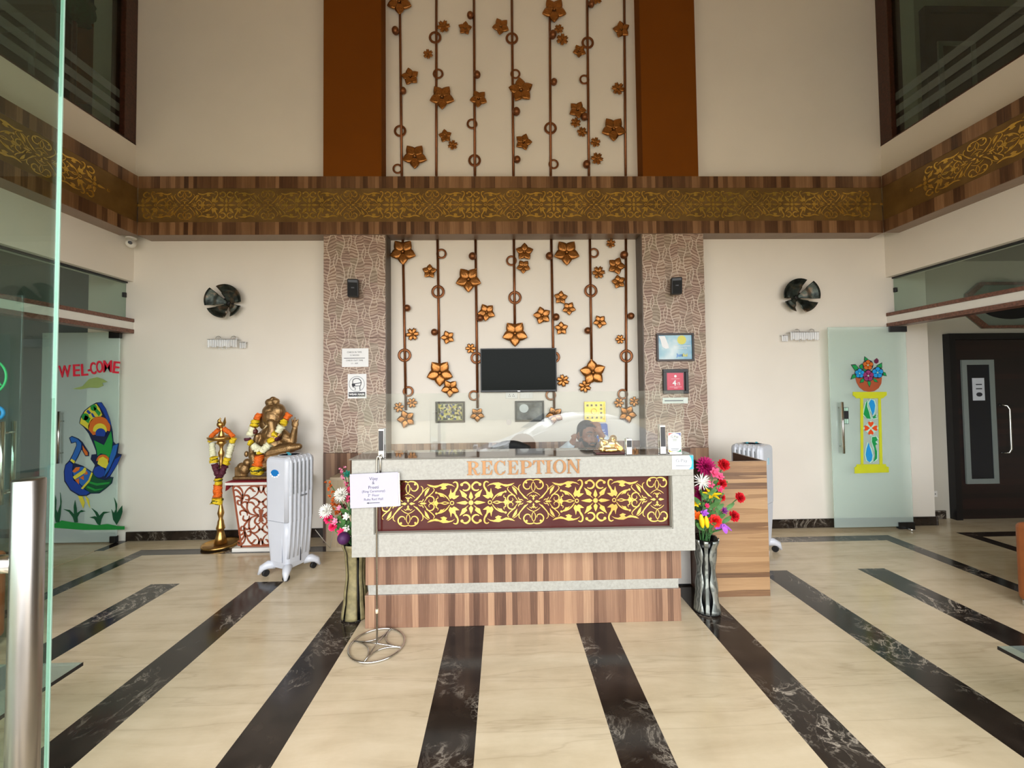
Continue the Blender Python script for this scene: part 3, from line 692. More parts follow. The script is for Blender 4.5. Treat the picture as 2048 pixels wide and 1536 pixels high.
def motif_parts(h, th, split=False):
    """meshes for one quarter half-cell scaled so that one unit = h metres, and for the two centres"""
    S = Matrix.Diagonal((h, h, 1, 1)); Mx = FR(0, 0, 0) @ S
    class Sink:
        def __init__(q, nm): q.nm = nm; q.l = []
        def one(q): m = MB(); q.l.append(m); return m
        def prism(q, *k): q.one().prism(*k)
    def ribbon_(sk, pts, w0, w1, M_, th_, bulb=0.0): ribbon(sk.one(), pts, w0, w1, M_, th_, bulb)
    out = {}
    a = Sink('gold_leaf')   # leafy half
    for pts in ([(1110,330),(1140,295),(1128,268),(1160,238),(1215,205),(1195,250),(1185,285),(1150,300)],
                [(1250,180),(1262,200),(1278,232),(1300,240),(1312,190),(1322,240),(1338,272),(1322,308),(1300,296),(1278,312),(1252,300),(1216,272),(1262,270)],
                [(1262,176),(1300,145),(1345,132),(1400,128),(1452,148),(1500,152),(1580,134),(1545,162),(1480,178),(1430,158),(1410,172),(1432,188),(1392,202),(1355,184),(1372,165),(1340,150),(1300,156)],
                [(1548,172),(1580,190),(1600,214),(1608,272),(1580,240),(1562,210)],
                [(1378,292),(1400,262),(1432,240),(1470,236),(1440,256),(1430,278),(1400,280)],
                [(1440,352),(1470,330),(1470,310),(1496,330),(1512,352),(1480,352)],
                [(1655,262),(1690,290),(1728,318),(1690,306)]):
        a.prism(q_(pts), Mx, th)
    ribbon_(a, q_([(1286,128),(1262,118),(1240,130),(1234,165),(1248,205),(1270,240)]), .010, .016, Mx, th)
    out['gold_leaf'] = a
    b = Sink('gold_scroll')   # scrolling half
    ribbon_(b, q_([(1122,132),(1105,150),(1098,172),(1106,198),(1128,215),(1158,216),(1176,205)][::-1]), .012, .016, Mx, th)
    b.prism(q_(circ(1188,150,17,10)), Mx, th); ribbon_(b, q_([(1105,165),(1120,138),(1150,126),(1182,138)]), .014, .016, Mx, th)
    ribbon_(b, q_([(1325,332),(1345,300),(1378,268),(1420,244),(1476,232)]), .008, .011, Mx, th, .018)
    ribbon_(b, q_([(1330,352),(1375,338),(1405,344),(1440,354)]), .006, .010, Mx, th)
    ribbon_(b, q_([(1466,330),(1478,305),(1455,290),(1462,268)]), .008, .006, Mx, th)
    ribbon_(b, q_([(1588,285),(1560,268),(1520,275),(1500,305),(1510,336),(1540,344),(1560,325),(1552,305)]), .012, .006, Mx, th)
    ribbon_(b, q_([(1512,178),(1498,200),(1520,232),(1560,265),(1590,300),(1612,332)]), .008, .007, Mx, th)
    ribbon_(b, q_([(1620,298),(1632,322),(1658,322),(1676,335)]), .009, .006, Mx, th)
    ribbon_(b, q_([(1562,165),(1600,190),(1640,232),(1668,262)]), .006, .006, Mx, th)
    ribbon_(b, q_([(1648,152),(1626,176),(1632,222),(1664,262),(1700,296),(1730,322)]), .007, .010, Mx, th)
    ribbon_(b, q_([(1795,108),(1765,98),(1720,104),(1686,135),(1682,175),(1712,204),(1748,196),(1756,168)]), .011, .010, Mx, th)
    b.prism(q_(circ(1712,130,13,8)), Mx, th)
    ribbon_(b, q_([(1795,118),(1776,145),(1770,180),(1780,215),(1795,232)]), .006, .006, Mx, th)
    ribbon_(b, q_([(1795,232),(1750,252),(1715,280)]), .006, .005, Mx, th)
    ribbon_(b, q_([(1795,272),(1780,290),(1768,272),(1745,286)]), .007, .005, Mx, th)
    out['gold_scroll'] = b
    c = Sink('gold_star')   # star centre
    for k in range(2):
        s_ = 1 if k == 0 else -1
        c.prism([(s_*.045,0),(s_*.09,.030),(s_*.15,.022),(s_*.235,0),(s_*.15,-.022),(s_*.09,-.030)], Mx, th)
        c.prism([(0,s_*.045),(.034,s_*.085),(.022,s_*.13),(0,s_*.18),(-.022,s_*.13),(-.034,s_*.085)], Mx, th)
        n = 14; ro, ri = .034, .020; rg = c.one()
        for i in range(n):
            t0, t1 = 2*PI*i/n, 2*PI*(i+1)/n; x_ = s_*.302
            rg.prism([(x_+ro*math.cos(t0), ro*math.sin(t0)), (x_+ro*math.cos(t1), ro*math.sin(t1)), (x_+ri*math.cos(t1), ri*math.sin(t1)), (x_+ri*math.cos(t0), ri*math.sin(t0))], Mx, th)
    c.prism(circ(0, 0, .038, 16), Mx, th); out['gold_star'] = c
    d = Sink('gold_cross')   # scroll centre
    for s_ in (1, -1):
        d.prism([(s_*.02,0),(s_*.05,.022),(s_*.115,0),(s_*.05,-.022)], Mx, th)
        d.prism([(0,s_*.02),(.016,s_*.05),(0,s_*.085),(-.016,s_*.05)], Mx, th)
        d.prism([(s_*.185,0),(s_*.21,.016),(s_*.26,.016),(s_*.295,0),(s_*.26,-.016),(s_*.21,-.016)], Mx, th)
    out['gold_cross'] = d
    res = {}
    for k, sk in out.items():
        groups = [[m] for m in sk.l] if split else [sk.l]
        res[k] = []
        for ms_ in groups:
            big = bmesh.new()
            for m in ms_:
                tmp = D.meshes.new('t'); bmesh.ops.recalc_face_normals(m.b, faces=m.b.faces); m.b.to_mesh(tmp); m.b.free(); big.from_mesh(tmp); D.meshes.remove(tmp)
            me = D.meshes.new(k); big.to_mesh(me); big.free(); res[k].append(me)
    return res
def place_motif(meshes, mat, parent, origin, uaxis, h, n0, n1, zc, first_star=0, xlim=None):
    """half cells from n0 to n1 along uaxis; even positions are stars"""
    ux = Vector(uaxis); rot = math.atan2(ux.y, ux.x); w0 = wl(parent)
    def put(name, u, su, sv):
        for me in meshes[name]:
            o = D.objects.new(name, me); COL.objects.link(o); o.parent = parent
            if not me.materials: me.materials.append(mat)
            if xlim and not all(xlim[0] < origin[0]+u*h+su*v.co.x < xlim[1] for v in me.vertices): D.objects.remove(o); continue
            p = Vector(origin)+ux*(u*h)-w0; o.location = (p.x, p.y, zc-w0.z); o.rotation_euler = (0, 0, rot); o.scale = (su, 1, sv)
            if len(meshes[name]) == 1: o['kind'] = 'stuff'
    for k in range(n0, n1+1):
        put('gold_star' if k % 2 == first_star else 'gold_cross', k, 1, 1)
    for k in range(n0, n1):
        star = k if k % 2 == first_star else k+1; s_ = 1 if star == k else -1
        for sv in (1, -1):
            put('gold_leaf', star, s_, sv); put('gold_scroll', star, s_, sv)
t = NT('bronze_gold_panel'); n_ = t.noise(t.obj(), 6, 3)
t.base(t.ramp(n_, [(.3, (116,88,50)), (.7, (136,106,62))])); t.set(Roughness=.36, Metallic=.4); M['goldpanel'] = t.m
M['goldorn'] = plain('antique_gold_sheet', (228,188,92), .27, .8, var=.08, scale=30)
hb_ = .415
ms = motif_parts(hb_, .004)
zc = (3.222+3.57)/2
def ornament_panel(parent, name, mb): return struct(name, mb, M['goldpanel'], parent, loc=(0,0,0) if wl(parent).length == 0 else None)
# rear panel is two sheets meeting near the middle
xj = at(969, 410, YP).x
p1_ = ornament_panel(beam_back, 'ornament_panel', MB().box(BXL, xj-.001, YP+.004, YP+.0125, 3.2225, 3.5695))
p2_ = ornament_panel(beam_back, 'ornament_panel', MB().box(xj+.001, BXR, YP+.004, YP+.0125, 3.2225, 3.5695))
xs = at(1107.5, 411, YP).x
k0 = math.ceil((BXL+.03-xs)/hb_); k1 = math.floor((BXR-.03-xs)/hb_); kj = math.floor((xj-xs)/hb_)
place_motif(ms, M['goldorn'], p2_, (xs, YP+.004, 0), (1,0,0), hb_, kj+1, k1, zc)
place_motif(ms, M['goldorn'], p1_, (xs, YP+.004, 0), (1,0,0), hb_, k0, kj+1, zc)
for root, x, ux, y0 in ((beam_left, BXL, (0,1,0), 3.62), (beam_right, BXR, (0,-1,0), 3.62)):
    s_ = -1 if x < 0 else 1
    p_ = ornament_panel(root, 'ornament_panel', MB().box(min(x+s_*.005, x+s_*.0125), max(x+s_*.005, x+s_*.0125), YF+.05, YP-.003, 3.2225, 3.5695))
    n = 8
    if s_ < 0: place_motif(ms, M['goldorn'], p_, (x-.005, y0, 0), ux, hb_, -n, 0, zc)
    else: place_motif(ms, M['goldorn'], p_, (x+.005, y0, 0), ux, hb_, 0, n, zc)

# ------------------------------------------------------------------ metal flower strings of the recess
t = NT('antique_bronze_flower_paint'); n_ = t.noise(t.obj(), 30, 3)
t.base(t.ramp(n_, [(.3, (122,72,28)), (.7, (180,120,58))])); t.set(Roughness=.27, Metallic=.72); M['bronze'] = t.m
M['bronzedk'] = plain('dark_bronze_rod', (128,78,44), .38, .7, var=.1, scale=30)
def flower_mesh(kind):
    """wall flower of radius 1, facing -y"""
    b = MB(); npet = {'large': 5, 'med': 5, 'small': 6}[kind]
    for k in range(npet):
        a = 2*PI*k/npet; R_ = Matrix.Rotation(a, 4, 'Y')
        nu, nv = 8, 6; wid = .40 if kind != 'small' else .30
        idx = {}; vs = []; fs = []
        for i in range(nu+1):
            t_ = i/nu; r = .10+.90*t_
            if kind == 'small': hw = wid*(math.sin(PI*min(1, t_*.72+.12))**.8); r -= (0)
            else: hw = wid*(math.sin(PI*(t_*.96+.04)**.9)**.9)*(1.0-.25*t_)*1.12
            for j in range(nv+1):
                v = j/nv*2-1
                rr = r-(.16*(1-abs(v))*t_**6 if kind == 'small' else 0)
                lift = .10+.16*math.cos(v*PI/2)*math.sin(PI*min(1, t_*.9+.1))**.7 - (.09*math.exp(-(v/.16)**2)*math.sin(PI*t_))
                idx[i, j] = len(vs); vs.append(R_ @ Vector((hw*v, -lift-.06*t_, rr)))
        for i in range(nu):
            for j in range(nv): fs.append((idx[i, j], idx[i, j+1], idx[i+1, j+1], idx[i+1, j]))
        # rim down to the wall
        per = [idx[0, j] for j in range(nv+1)]+[idx[i, nv] for i in range(1, nu+1)]+[idx[nu, j] for j in range(nv-1, -1, -1)]+[idx[i, 0] for i in range(nu-1, 0, -1)]
        base = len(vs)
        for p in per: vs.append(Vector((vs[p].x*.96, 0, vs[p].z*.96)))
        m = len(per)
        for i in range(m): fs.append((per[i], per[(i+1)%m], base+(i+1)%m, base+i))
        b._add(vs, fs, True)
    b.ball((0, -.24, 0), (.11, .09, .11), 10, 6)
    bmesh.ops.recalc_face_normals(b.b, faces=b.b.faces)
    me = D.meshes.new('flower_'+kind); b.b.to_mesh(me); b.b.free(); me.materials.append(M['bronze']); return me
FM = {k: flower_mesh(k) for k in ('large', 'med', 'small')}
_b = MB(); _b.tube([(math.cos(2*PI*i/28), 0, math.sin(2*PI*i/28)) for i in range(28)], .24, 8, True); bmesh.ops.recalc_face_normals(_b.b, faces=_b.b.faces)
RINGM = D.meshes.new('ring'); _b.b.to_mesh(RINGM); _b.b.free(); RINGM.materials.append(M['bronzedk'])
_b = MB(); _b.ball((0, 0, 0), 1, 14, 9); BALLM = D.meshes.new('ball'); _b.b.to_mesh(BALLM); _b.b.free(); BALLM.materials.append(M['bronzedk'])
def string(label, conv, px_m, top, bot, items, group):
    yw = Y0-.0005
    a = at(*conv(*top), yw-.0145); b = at(*conv(*bot), yw-.0145)
    root = thing('flower_string', label, 'wall ornament', (b.x, Y0, b.z), group=group)
    if group.startswith('upper'): a = a+(a-b)*.25
    MB().tube([a, a+(b-a)*.5, b], .0135, 8).build('rod', M['bronzedk'], root)
    w0 = wl(root)
    for k, x, y, r in items:
        p = at(*conv(x, y), yw); rad = r*px_m
        me, nm = {'L': (FM['large'], 'flower'), 'M': (FM['med'], 'flower'), 'S': (FM['small'], 'flower'), 'R': (RINGM, 'ring'), 'B': (BALLM, 'ball')}[k]
        o = D.objects.new(nm, me); COL.objects.link(o); o.parent = root
        off = {'R': .019, 'B': rad*1.02}.get(k, .0)
        o.location = (p.x-w0.x, yw-off-w0.y-(.024 if k in 'LMS' else 0), p.z-w0.z)
        sc_ = rad/1.1 if k in 'R' else rad
        o.scale = (sc_, rad*.75 if k in 'LMS' else sc_*(.45 if k == 'R' else 1), sc_); o.rotation_euler = (0, random.choice((0, PI)) if k not in 'LMS' else {'L': PI*(.0 if (x*7+y) % 3 else .16)+PI, 'M': .7+x*.37, 'S': x*.51}[k], 0)
    return root
PM = (Y0/797.8)
cu = lambda x, y: (640+x/2.695, y/2.695)
cl = lambda x, y: (630+x/2.592, 450+y/2.592)
UP = [((430,0),(441,948),[('L',432,28,70),('B',412,183,20),('M',490,425,50),('B',452,502,18),('R',434,712,30),('L',514,852,70),('R',421,915,25)]),
 ((627,0),(627,948),[('S',668,155,36),('R',622,210,31),('S',585,303,28),('R',638,405,26),('L',660,535,70),('M',677,742,38),('S',717,790,28)]),
 ((830,0),(835,948),[('B',811,99,18),('M',783,165,39),('B',848,417,19),('M',856,543,50),('R',820,674,26),('R',834,870,31)]),
 ((1034,0),(1043,948),[('M',975,156,49),('R',1034,215,31),('R',1053,406,25),('L',1083,498,70),('B',1058,615,21),('M',1096,775,48),('B',1062,870,19)]),
 ((1238,0),(1244,948),[('L',1260,70,70),('S',1286,168,27),('B',1252,205,21),('S',1304,225,34),('B',1259,455,18),('R',1241,697,31),('R',1258,890,25)]),
 ((1440,0),(1450,948),[('S',1485,4,36),('B',1459,38,18),('R',1441,238,31),('M',1396,287,38),('R',1423,436,25),('M',1385,603,50),('B',1422,643,20),('S',1376,670,29),('S',1410,720,29),('S',1481,775,29),('S',1490,863,35),('B',1433,897,21)]),
 ((1640,0),(1648,948),[('M',1621,173,49),('S',1603,488,36),('L',1578,706,70)])]
LO = [((455,70),(471,960),[('L',460,145,70),('B',482,434,18),('S',508,568,35),('R',466,676,31),('R',485,863,25),('S',506,922,28),('S',438,945,28),('M',476,1005,48)]),
 ((635,70),(645,720),[('R',657,152,24),('M',596,245,39),('R',639,348,31),('B',622,558,18),('M',690,584,37),('L',650,768,70),('M',703,847,48)]),
 ((832,70),(843,950),[('B',818,168,20),('L',797,287,69),('M',890,455,48),('B',857,485,19),('S',808,641,28),('R',838,690,28),('R',824,884,25),('M',842,983,39)]),
 ((1031,70),(1036,520),[('R',1018,188,25),('M',1085,145,48),('M',1080,220,38),('R',1036,378,31),('L',1036,565,69)]),
 ((1225,70),(1240,950),[('B',1213,167,20),('L',1302,148,70),('M',1272,380,37),('M',1314,435,37),('M',1176,472,48),('B',1247,480,19),('M',1275,538,37),('R',1238,686,28),('S',1283,807,34),('R',1221,882,25),('M',1240,985,47)]),
 ((1425,70),(1434,715),[('R',1444,148,24),('S',1467,250,35),('R',1428,343,31),('M',1474,503,37),('B',1410,550,18),('L',1437,765,70),('S',1396,838,34)]),
 ((1612,70),(1614,950),[('S',1530,100,26),('B',1596,162,21),('M',1558,217,48),('M',1570,298,38),('B',1632,475,18),('S',1578,594,26),('R',1612,680,31),('R',1593,877,25),('S',1572,922,28),('S',1651,915,28),('M',1616,980,48)])]
ordn = ('first', 'second', 'third', 'fourth', 'fifth', 'sixth', 'seventh')
for i, (a, b, it) in enumerate(UP):
    string('bronze flower string above the wooden beam, %s of seven from the left' % ordn[i], cu, PM/2.695, a, b, it, 'upper bronze flower strings')
for i, (a, b, it) in enumerate(LO):
    string('bronze flower string below the wooden beam, %s of seven from the left' % ordn[i], cl, PM/2.592, a, b, it, 'lower bronze flower strings')
# ------------------------------------------------------------------ reception desk
t = NT('speckled_white_solid_surface'); v = t.obj()
t.base(t.ramp(t.noise(v, 60, 3, .7), [(.3, (152,150,142)), (.5, (162,160,152)), (.7, (171,169,162))])); t.set(Roughness=.35); M['corian'] = t.m
M['maroon'] = plain('maroon_panel', (74,26,24), .12, var=.05, spec=.4)
M['lining'] = plain('grey_lining', (168,164,152), .5, var=.03)
M['greytop'] = plain('grey_glass_top', (118,114,106), .06, var=.04)
YB, YD_ = 2.42, 2.585
bx0, bx1 = -.911, 1.154
bz0, bz1 = .511, 1.086
rx0, rx1, rz0, rz1 = -.780, 1.021, .644, .963
desk = thing('reception_desk', 'white and wood reception desk with gold scroll panel in front of the recess', 'reception desk', (.12, 2.7, 0))
MB().box(bx0, bx1, YB+.05, 2.75, bz0, bz1, .003).build('counter_box', M['corian'], desk)
fr = MB().box(bx0, bx1, YB, YB+.0495, rz1, bz1, .002).box(bx0, bx1, YB, YB+.0495, bz0, rz0, .002).box(bx0, rx0, YB, YB+.0495, rz0+.0002, rz1-.0002).box(rx1, bx1, YB, YB+.0495, rz0+.0002, rz1-.0002)
fr.build('front_frame', M['corian'], desk)
MB().box(rx0+.001, rx1-.001, YB+.008, YB+.049, rz0+.0005, rz0+.004).box(rx1-.004, rx1-.001, YB+.008, YB+.049, rz0+.004, rz1-.001).box(rx0+.001, rx0+.004, YB+.008, YB+.049, rz0+.004, rz1-.001).build('lining', M['lining'], desk)
pan = MB().box(rx0+.005, rx1-.005, YB+.042, YB+.049, rz0+.005, rz1-.001).build('scroll_panel', M['maroon'], desk)
h2 = (at(1191,1003,YB+.04).x-at(942,1006,YB+.04).x)/2
ms2 = motif_parts(h2, .003, True)
xs2 = at(942, 1006, YB+.04).x; zc2 = at(1067, 1003, YB+.04).z
place_motif(ms2, M['gold'], pan, (xs2, YB+.042, 0), (1,0,0), h2, -2, 4, zc2, 0, (rx0+.012, rx1-.012))
# serif letters of the front
def ring(cx, cy, ro, rio, a0, a1, n=20, ryo=.5, ryi=.44):
    out = []
    for i in range(n):
        p = [math.radians(a0+(a1-a0)*(i+k)/n) for k in (0, 1)]
        out.append([(cx+ro*math.cos(p[0]), cy+ryo*math.sin(p[0])), (cx+ro*math.cos(p[1]), cy+ryo*math.sin(p[1])), (cx+rio*math.cos(p[1]), cy+ryi*math.sin(p[1])), (cx+rio*math.cos(p[0]), cy+ryi*math.sin(p[0]))])
    return out
bar = lambda x0, x1, y0, y1: [(x0,y0),(x1,y0),(x1,y1),(x0,y1)]
def serif(ch):
    if ch == 'I': return [bar(.12,.34,0,1), bar(0,.46,0,.06), bar(0,.46,.94,1)]
    if ch == 'E': return [bar(.1,.33,0,1), bar(0,.78,.94,1), bar(0,.78,0,.06), bar(.33,.56,.47,.53), [(.56,.3),(.6,.3),(.6,.7),(.56,.7),(.5,.53),(.5,.47)], [(.78,1),(.80,.66),(.76,.66),(.6,.94)], [(.78,0),(.83,.36),(.79,.36),(.6,.06)]]
    if ch == 'P': return [bar(.1,.33,0,1), bar(0,.46,0,.06), bar(0,.42,.94,1), bar(.33,.45,.44,.5)]+ring(.42,.72,.42,.20,-90,90,14,.28,.22)
    if ch == 'R': return [bar(.1,.33,0,1), bar(0,.45,0,.06), bar(0,.42,.94,1), bar(.33,.45,.47,.53)]+ring(.42,.735,.40,.19,-90,90,14,.265,.205)+[[(.4,.49),(.55,.45),(.66,.3),(.72,.1),(.82,.07),(.92,.18),(.95,.15),(.88,.0),(.72,-.02),(.56,.05),(.48,.3),(.4,.45)]]
    if ch == 'T': return [bar(.32,.55,0,1), bar(.22,.66,0,.06), bar(.02,.86,.94,1), [(0,.66),(.04,.66),(.22,.94),(.02,1)], [(.88,.66),(.84,.66),(.66,.94),(.86,1)]]
    if ch == 'O': return ring(.45,.5,.47,.26,0,360,30,.52,.46)
    if ch == 'C': return ring(.46,.5,.47,.25,50,322,24,.52,.46)+[[(.74,.9),(.80,1),(.84,1),(.84,.64),(.80,.64),(.70,.84)], [(.82,.30),(.86,.28),(.80,.1),(.72,.14)]]
    if ch == 'N': return [bar(.08,.18,0,1), bar(0,.28,0,.06), bar(.74,.84,0,1), bar(.64,.94,.94,1), [(0,1),(.3,1),(.84,0),(.70,0)], bar(0,.2,.94,1)]
M['copper'] = plain('copper_gold_letters', (176,134,98), .24, .9, var=.05)
Xpx = [(110,320),(335,512),(540,715),(750,920),(945,1132),(1150,1328),(1340,1450),(1472,1672),(1685,1897)]
Ytop = [135,128,128,124,122,120,120,112,105]; Ybot = [355,350,350,345,340,335,330,328,328]
for ch, (a, b), yt, yb in zip('RECEPTION', Xpx, Ytop, Ybot):
    p0 = at(920+a/7.88, 905+yb/7.88, YB); p1 = at(920+b/7.88, 905+yt/7.88, YB)
    polys = serif(ch); mxx = max(p[0] for q in polys for p in q); s_ = (p1.x-p0.x)/mxx; hz = p1.z-p0.z
    mb = MB()
    for k, q in enumerate(polys): mb.prism([(x*s_, y*hz) for x, y in q], FR(p0.x, YB-.0004, p0.z), .006-.0001*(k % 5))
    mb.build('letter', M['copper'], desk)
# base below the overhang
MB().box(-.886, 1.137, YD_, 2.72, .2685, bz0-.001, .002).build('wood_band', M['woodv'], desk)
MB().box(-.868, 1.117, YD_+.004, 2.72, .2065, .268).build('white_ledge', M['corian'], desk)
MB().box(-.889, 1.129, YD_-.002, 2.72, 0.0, .2055, .002).build('plinth', M['woodv'], desk)
for x0, x1 in ((-1.09, -.892), (1.141, 1.409)):
    MB().box(x0, x1, 3.035, 3.35, .012, .76, .003).build('end_panel', M['white'], desk)
    MB().box(x0+.01, x1-.01, 3.045, 3.34, 0, .0115).build('toe_kick', M['black'], desk)
MB().box(-.85, 1.09, 2.753, 3.02, .7605, .79, .003).box(-1.088, -.8505, 2.753, 3.36, .7605, .79, .003).box(1.0905, 1.407, 2.753, 3.36, .7605, .79, .003).build('work_top', M['woodh'], desk)
MB().box(-.93, 1.156, YB+.004, 2.752, bz1+.0005, bz1+.006, .001).build('counter_top', M['greytop'], desk)
ZT = bz1+.0062

# glass screen on chromed posts
gx0, gx1, gt, gb, gj = -.888, 1.12, 1.481, 1.122, .033
YG = 2.46
scr = thing('glass_screen', 'clear glass screen with arched hatch standing on the reception counter', 'glass screen', (.12, YG, ZT))
hole = lambda a0, a1: [(gj+.017*math.cos(math.radians(t)), 1.297+.017*math.sin(math.radians(t))) for t in range(a0, a1, 15 if a1 > a0 else -15)]
MB().prism([(gx0,gb),(gj-.0006,gb)]+hole(270,89)+[(gj-.0006,gt),(gx0,gt)], FR(0,YG+.004,0), .008).build('pane', M['glasst'], scr)
arch = [(.116-.083*math.cos(math.radians(t)), 1.150+.079*math.sin(math.radians(t))) for t in range(0, 181, 12)]
MB().prism([(gj+.0002,gt)]+hole(90,271)[0:0]+[(gj+.017*math.cos(math.radians(t)), 1.297+.017*math.sin(math.radians(t))) for t in range(90, -91, -15)]+arch+[(.199,gb),(gx1,gb),(gx1,gt)], FR(0,YG+.004,0), .008).build('pane', M['glasst'], scr)
ptx = [(763,1.27), (1325,1.27), (1257.5,1.19)]
for px, zt_ in ptx:
    x = at(px, 890, YG-.012).x
    MB().box(x-.018, x+.018, YG-.022, YG-.0045, ZT, zt_, .002).box(x-.018, x+.018, YG+.0045, YG+.016, ZT, zt_, .002).build('post', M['chrome'], scr)
    p = scr.children[-1]
    MB().box(x-.0145, x+.0145, YG-.0235, YG-.0222, ZT+.045, zt_-.012).build('dark_inlay', M['darkgrey'], p)
    for dx in (-.008, .008): MB().cyl((x+dx, YG-.0225, ZT+.035), (x+dx, YG-.026, ZT+.035), .005, seg=10).build('screw', M['chrome'], p)
# payment cards
a, b = at(1335.5, 865, 2.47), at(1363, 911, 2.47)
qc = thing('payment_card', 'white payment card with coloured corners standing on the counter by the right post', 'card', ((a.x+b.x)/2, 2.47, ZT))
w_, h_ = (b.x-a.x), a.z-ZT-.004
cx = (a.x+b.x)/2
MB().box(cx-w_/2, cx+w_/2, 2.468, 2.472, ZT+.004, ZT+.004+h_, .0008).build('card', M['paper'], qc)
MB().box(cx-w_/2+.004, cx+w_/2-.004, 2.455, 2.49, ZT, ZT+.004).build('stand', M['chrome'], qc)
zt_ = ZT+.004+h_-.003; zb_ = ZT+.007; xl_, xr_ = cx-w_/2+.003, cx+w_/2-.003
for nm, ps, rgb in (('red_corner', [(xl_,zt_),(xl_+.032,zt_),(xl_+.012,zt_-.008),(xl_,zt_-.020)], (214,60,60)), ('blue_corner', [(xr_,zt_),(xr_-.040,zt_),(xr_-.014,zt_-.008),(xr_,zt_-.022)], (58,70,150)),
    ('yellow_corner', [(xl_,zb_),(xl_+.035,zb_),(xl_+.012,zb_+.006),(xl_,zb_+.018)], (240,176,64)), ('green_corner', [(xr_,zb_),(xr_-.035,zb_),(xr_-.012,zb_+.006),(xr_,zb_+.020)], (40,130,80))):
    MB().prism(ps, FR(0, 2.4679, 0), .0005).build(nm, C('card_'+nm, rgb), qc)
text('G Pay', .020, (cx, 2.4677, zt_-.024), M['ink'], qc)
for dz, w2_ in ((.040, .026), (.047, .024), (.098, .050), (.106, .044)): MB().box(cx-w2_/2, cx+w2_/2, 2.4674, 2.4679, zt_-dz-.0018, zt_-dz+.0018).build('print_line', C('grey_ink', (110,116,124)), qc)
a, b = at(1343.5, 911, YB), at(1387, 938, YB)
gp = thing('payment_sticker', 'small white payment sticker on the front corner of the desk', 'sticker', ((a.x+b.x)/2, YB, b.z))
MB().box(a.x, b.x, YB-.003, YB-.0004, b.z, a.z, .001).build('plate', M['paper'], gp)
MB().prism([(b.x-.026,a.z),(b.x-.001,a.z-.001),(b.x-.001,b.z+.001),(b.x-.030,b.z),(b.x-.014,b.z+.016),(b.x-.010,(a.z+b.z)/2),(b.x-.016,a.z-.016)], FR(0,YB-.0031,0), .0005).build('blue_curve', C('card_teal', (50,170,205)), gp)
text('G Pay', .030, ((a.x+b.x)/2-.008, YB-.0034, (a.z+b.z)/2+.010), C('grey_ink', (110,116,124)), gp); MB().box(a.x+.022, b.x-.022, YB-.0034, YB-.0031, b.z+.020, b.z+.024).build('print_line', M['grey_ink'], gp)

# side counter at the right of the desk
a = fl(1541, 1192); sx1 = a.x; sy = a.y; sx0 = 1.412; sh = at(1537, 922, sy).z
dkw = plain('dark_walnut_board', (84,58,46), .35, var=.1)
sc_ = thing('side_counter', 'wood-grain side counter with a dark top beside the reception desk', 'counter', ((sx0+sx1)/2, sy, 0))
MB().box(sx0+.02, sx1, sy, sy+.02, 0, sh, .001).build('front_panel', M['woodh'], sc_)
MB().box(sx0, sx0+.0195, sy, 3.32, 0, sh, .001).build('side_panel', dkw, sc_)
MB().box(sx1-.02, sx1, sy+.0205, 3.25, 0, sh, .001).build('side_panel', dkw, sc_)
MB().box(sx0+.02, sx1-.0205, sy+.0205, 3.32, .02, .72, .001).build('body', M['white'], sc_)
MB().box(sx0+.02, sx1-.0205, sy+.0205, 3.32, .7205, .74, .001).build('shelf', dkw, sc_)
# pale cabinet left of the desk
a = fl(652, 1103); b = at(661, 955, a.y); zt_ = b.z
cb = thing('side_cabinet', 'pale beige cabinet standing against the left tiled pilaster', 'cabinet', (-1.42, a.y, 0))
pale = plain('pale_beige_laminate', (196,180,154), .5, var=.05, scale=5)
MB().box(a.x, -1.06, a.y, 4.03, 0, zt_-.02, .002).build('body', pale, cb)
MB().box(a.x+.035, -1.06, a.y-.004, 4.03, zt_-.0195, zt_, .002).build('top', pale, cb)
MB().box(a.x+.04, -1.07, a.y-.008, a.y-.0005, .04, zt_-.03, .002).build('door', wood('pale_upright_wood', 'z', [(.2,(176,156,128)),(.6,(196,178,150)),(.9,(208,192,164))]), cb)

# gold figurine on its tray
tx, ty = at(1220, 907, 2.49).x, 2.50
tr = tag(MB().box(tx-.095, tx+.085, ty-.045, ty+.05, ZT, ZT+.012, .004).build('tray', C('wine_lacquer', (74,34,32), .25), loc=(0,0,0)), 'dark red tray under the golden figurine on the counter', 'tray')
zf = ZT+.0125
g = MB()
g.ball((tx-.005, ty, zf+.030), (.055, .035, .030)); g.ball((tx+.022, ty-.010, zf+.080), .0235); g.ball((tx+.008, ty-.006, zf+.048), (.036, .032, .030))
g.ball((tx-.048, ty, zf+.048), (.016,.016,.030)); g.ball((tx-.050, ty, zf+.082), (.020,.014,.007)); g.ball((tx+.058, ty-.004, zf+.022), (.022,.022,.022)); g.ball((tx-.055, ty-.01, zf+.016), (.018,.016,.016))
cap(g, (tx+.035, ty-.01, zf+.058), (tx+.060, ty-.02, zf+.034), .012, .009); cap(g, (tx-.012, ty-.012, zf+.060), (tx-.042, ty-.014, zf+.070), .011, .009)
cap(g, (tx-.03, ty-.03, zf+.014), (tx+.03, ty-.034, zf+.014), .014, .013); cap(g, (tx+.02, ty-.028, zf+.02), (tx-.03, ty-.036, zf+.012), .013, .011)
g.ball((tx+.022, ty-.035, zf+.077), (.007,.005,.005)); g.ball((tx, ty-.01, zf+.006), (.06,.036,.007))
fig = thing('figurine', 'small shiny golden seated figurine on the dark red tray', 'figurine', (tx, ty, zf))
mk('body', fuse(g, .0028, 2), C('bright_gold', (255,210,130), .2, metal=.9), fig)
MB().cyl((tx+.060, ty-.026, zf+.022), (tx+.060, ty-.034, zf+.022), .014, seg=14).build('coin', M['gold'], fig)
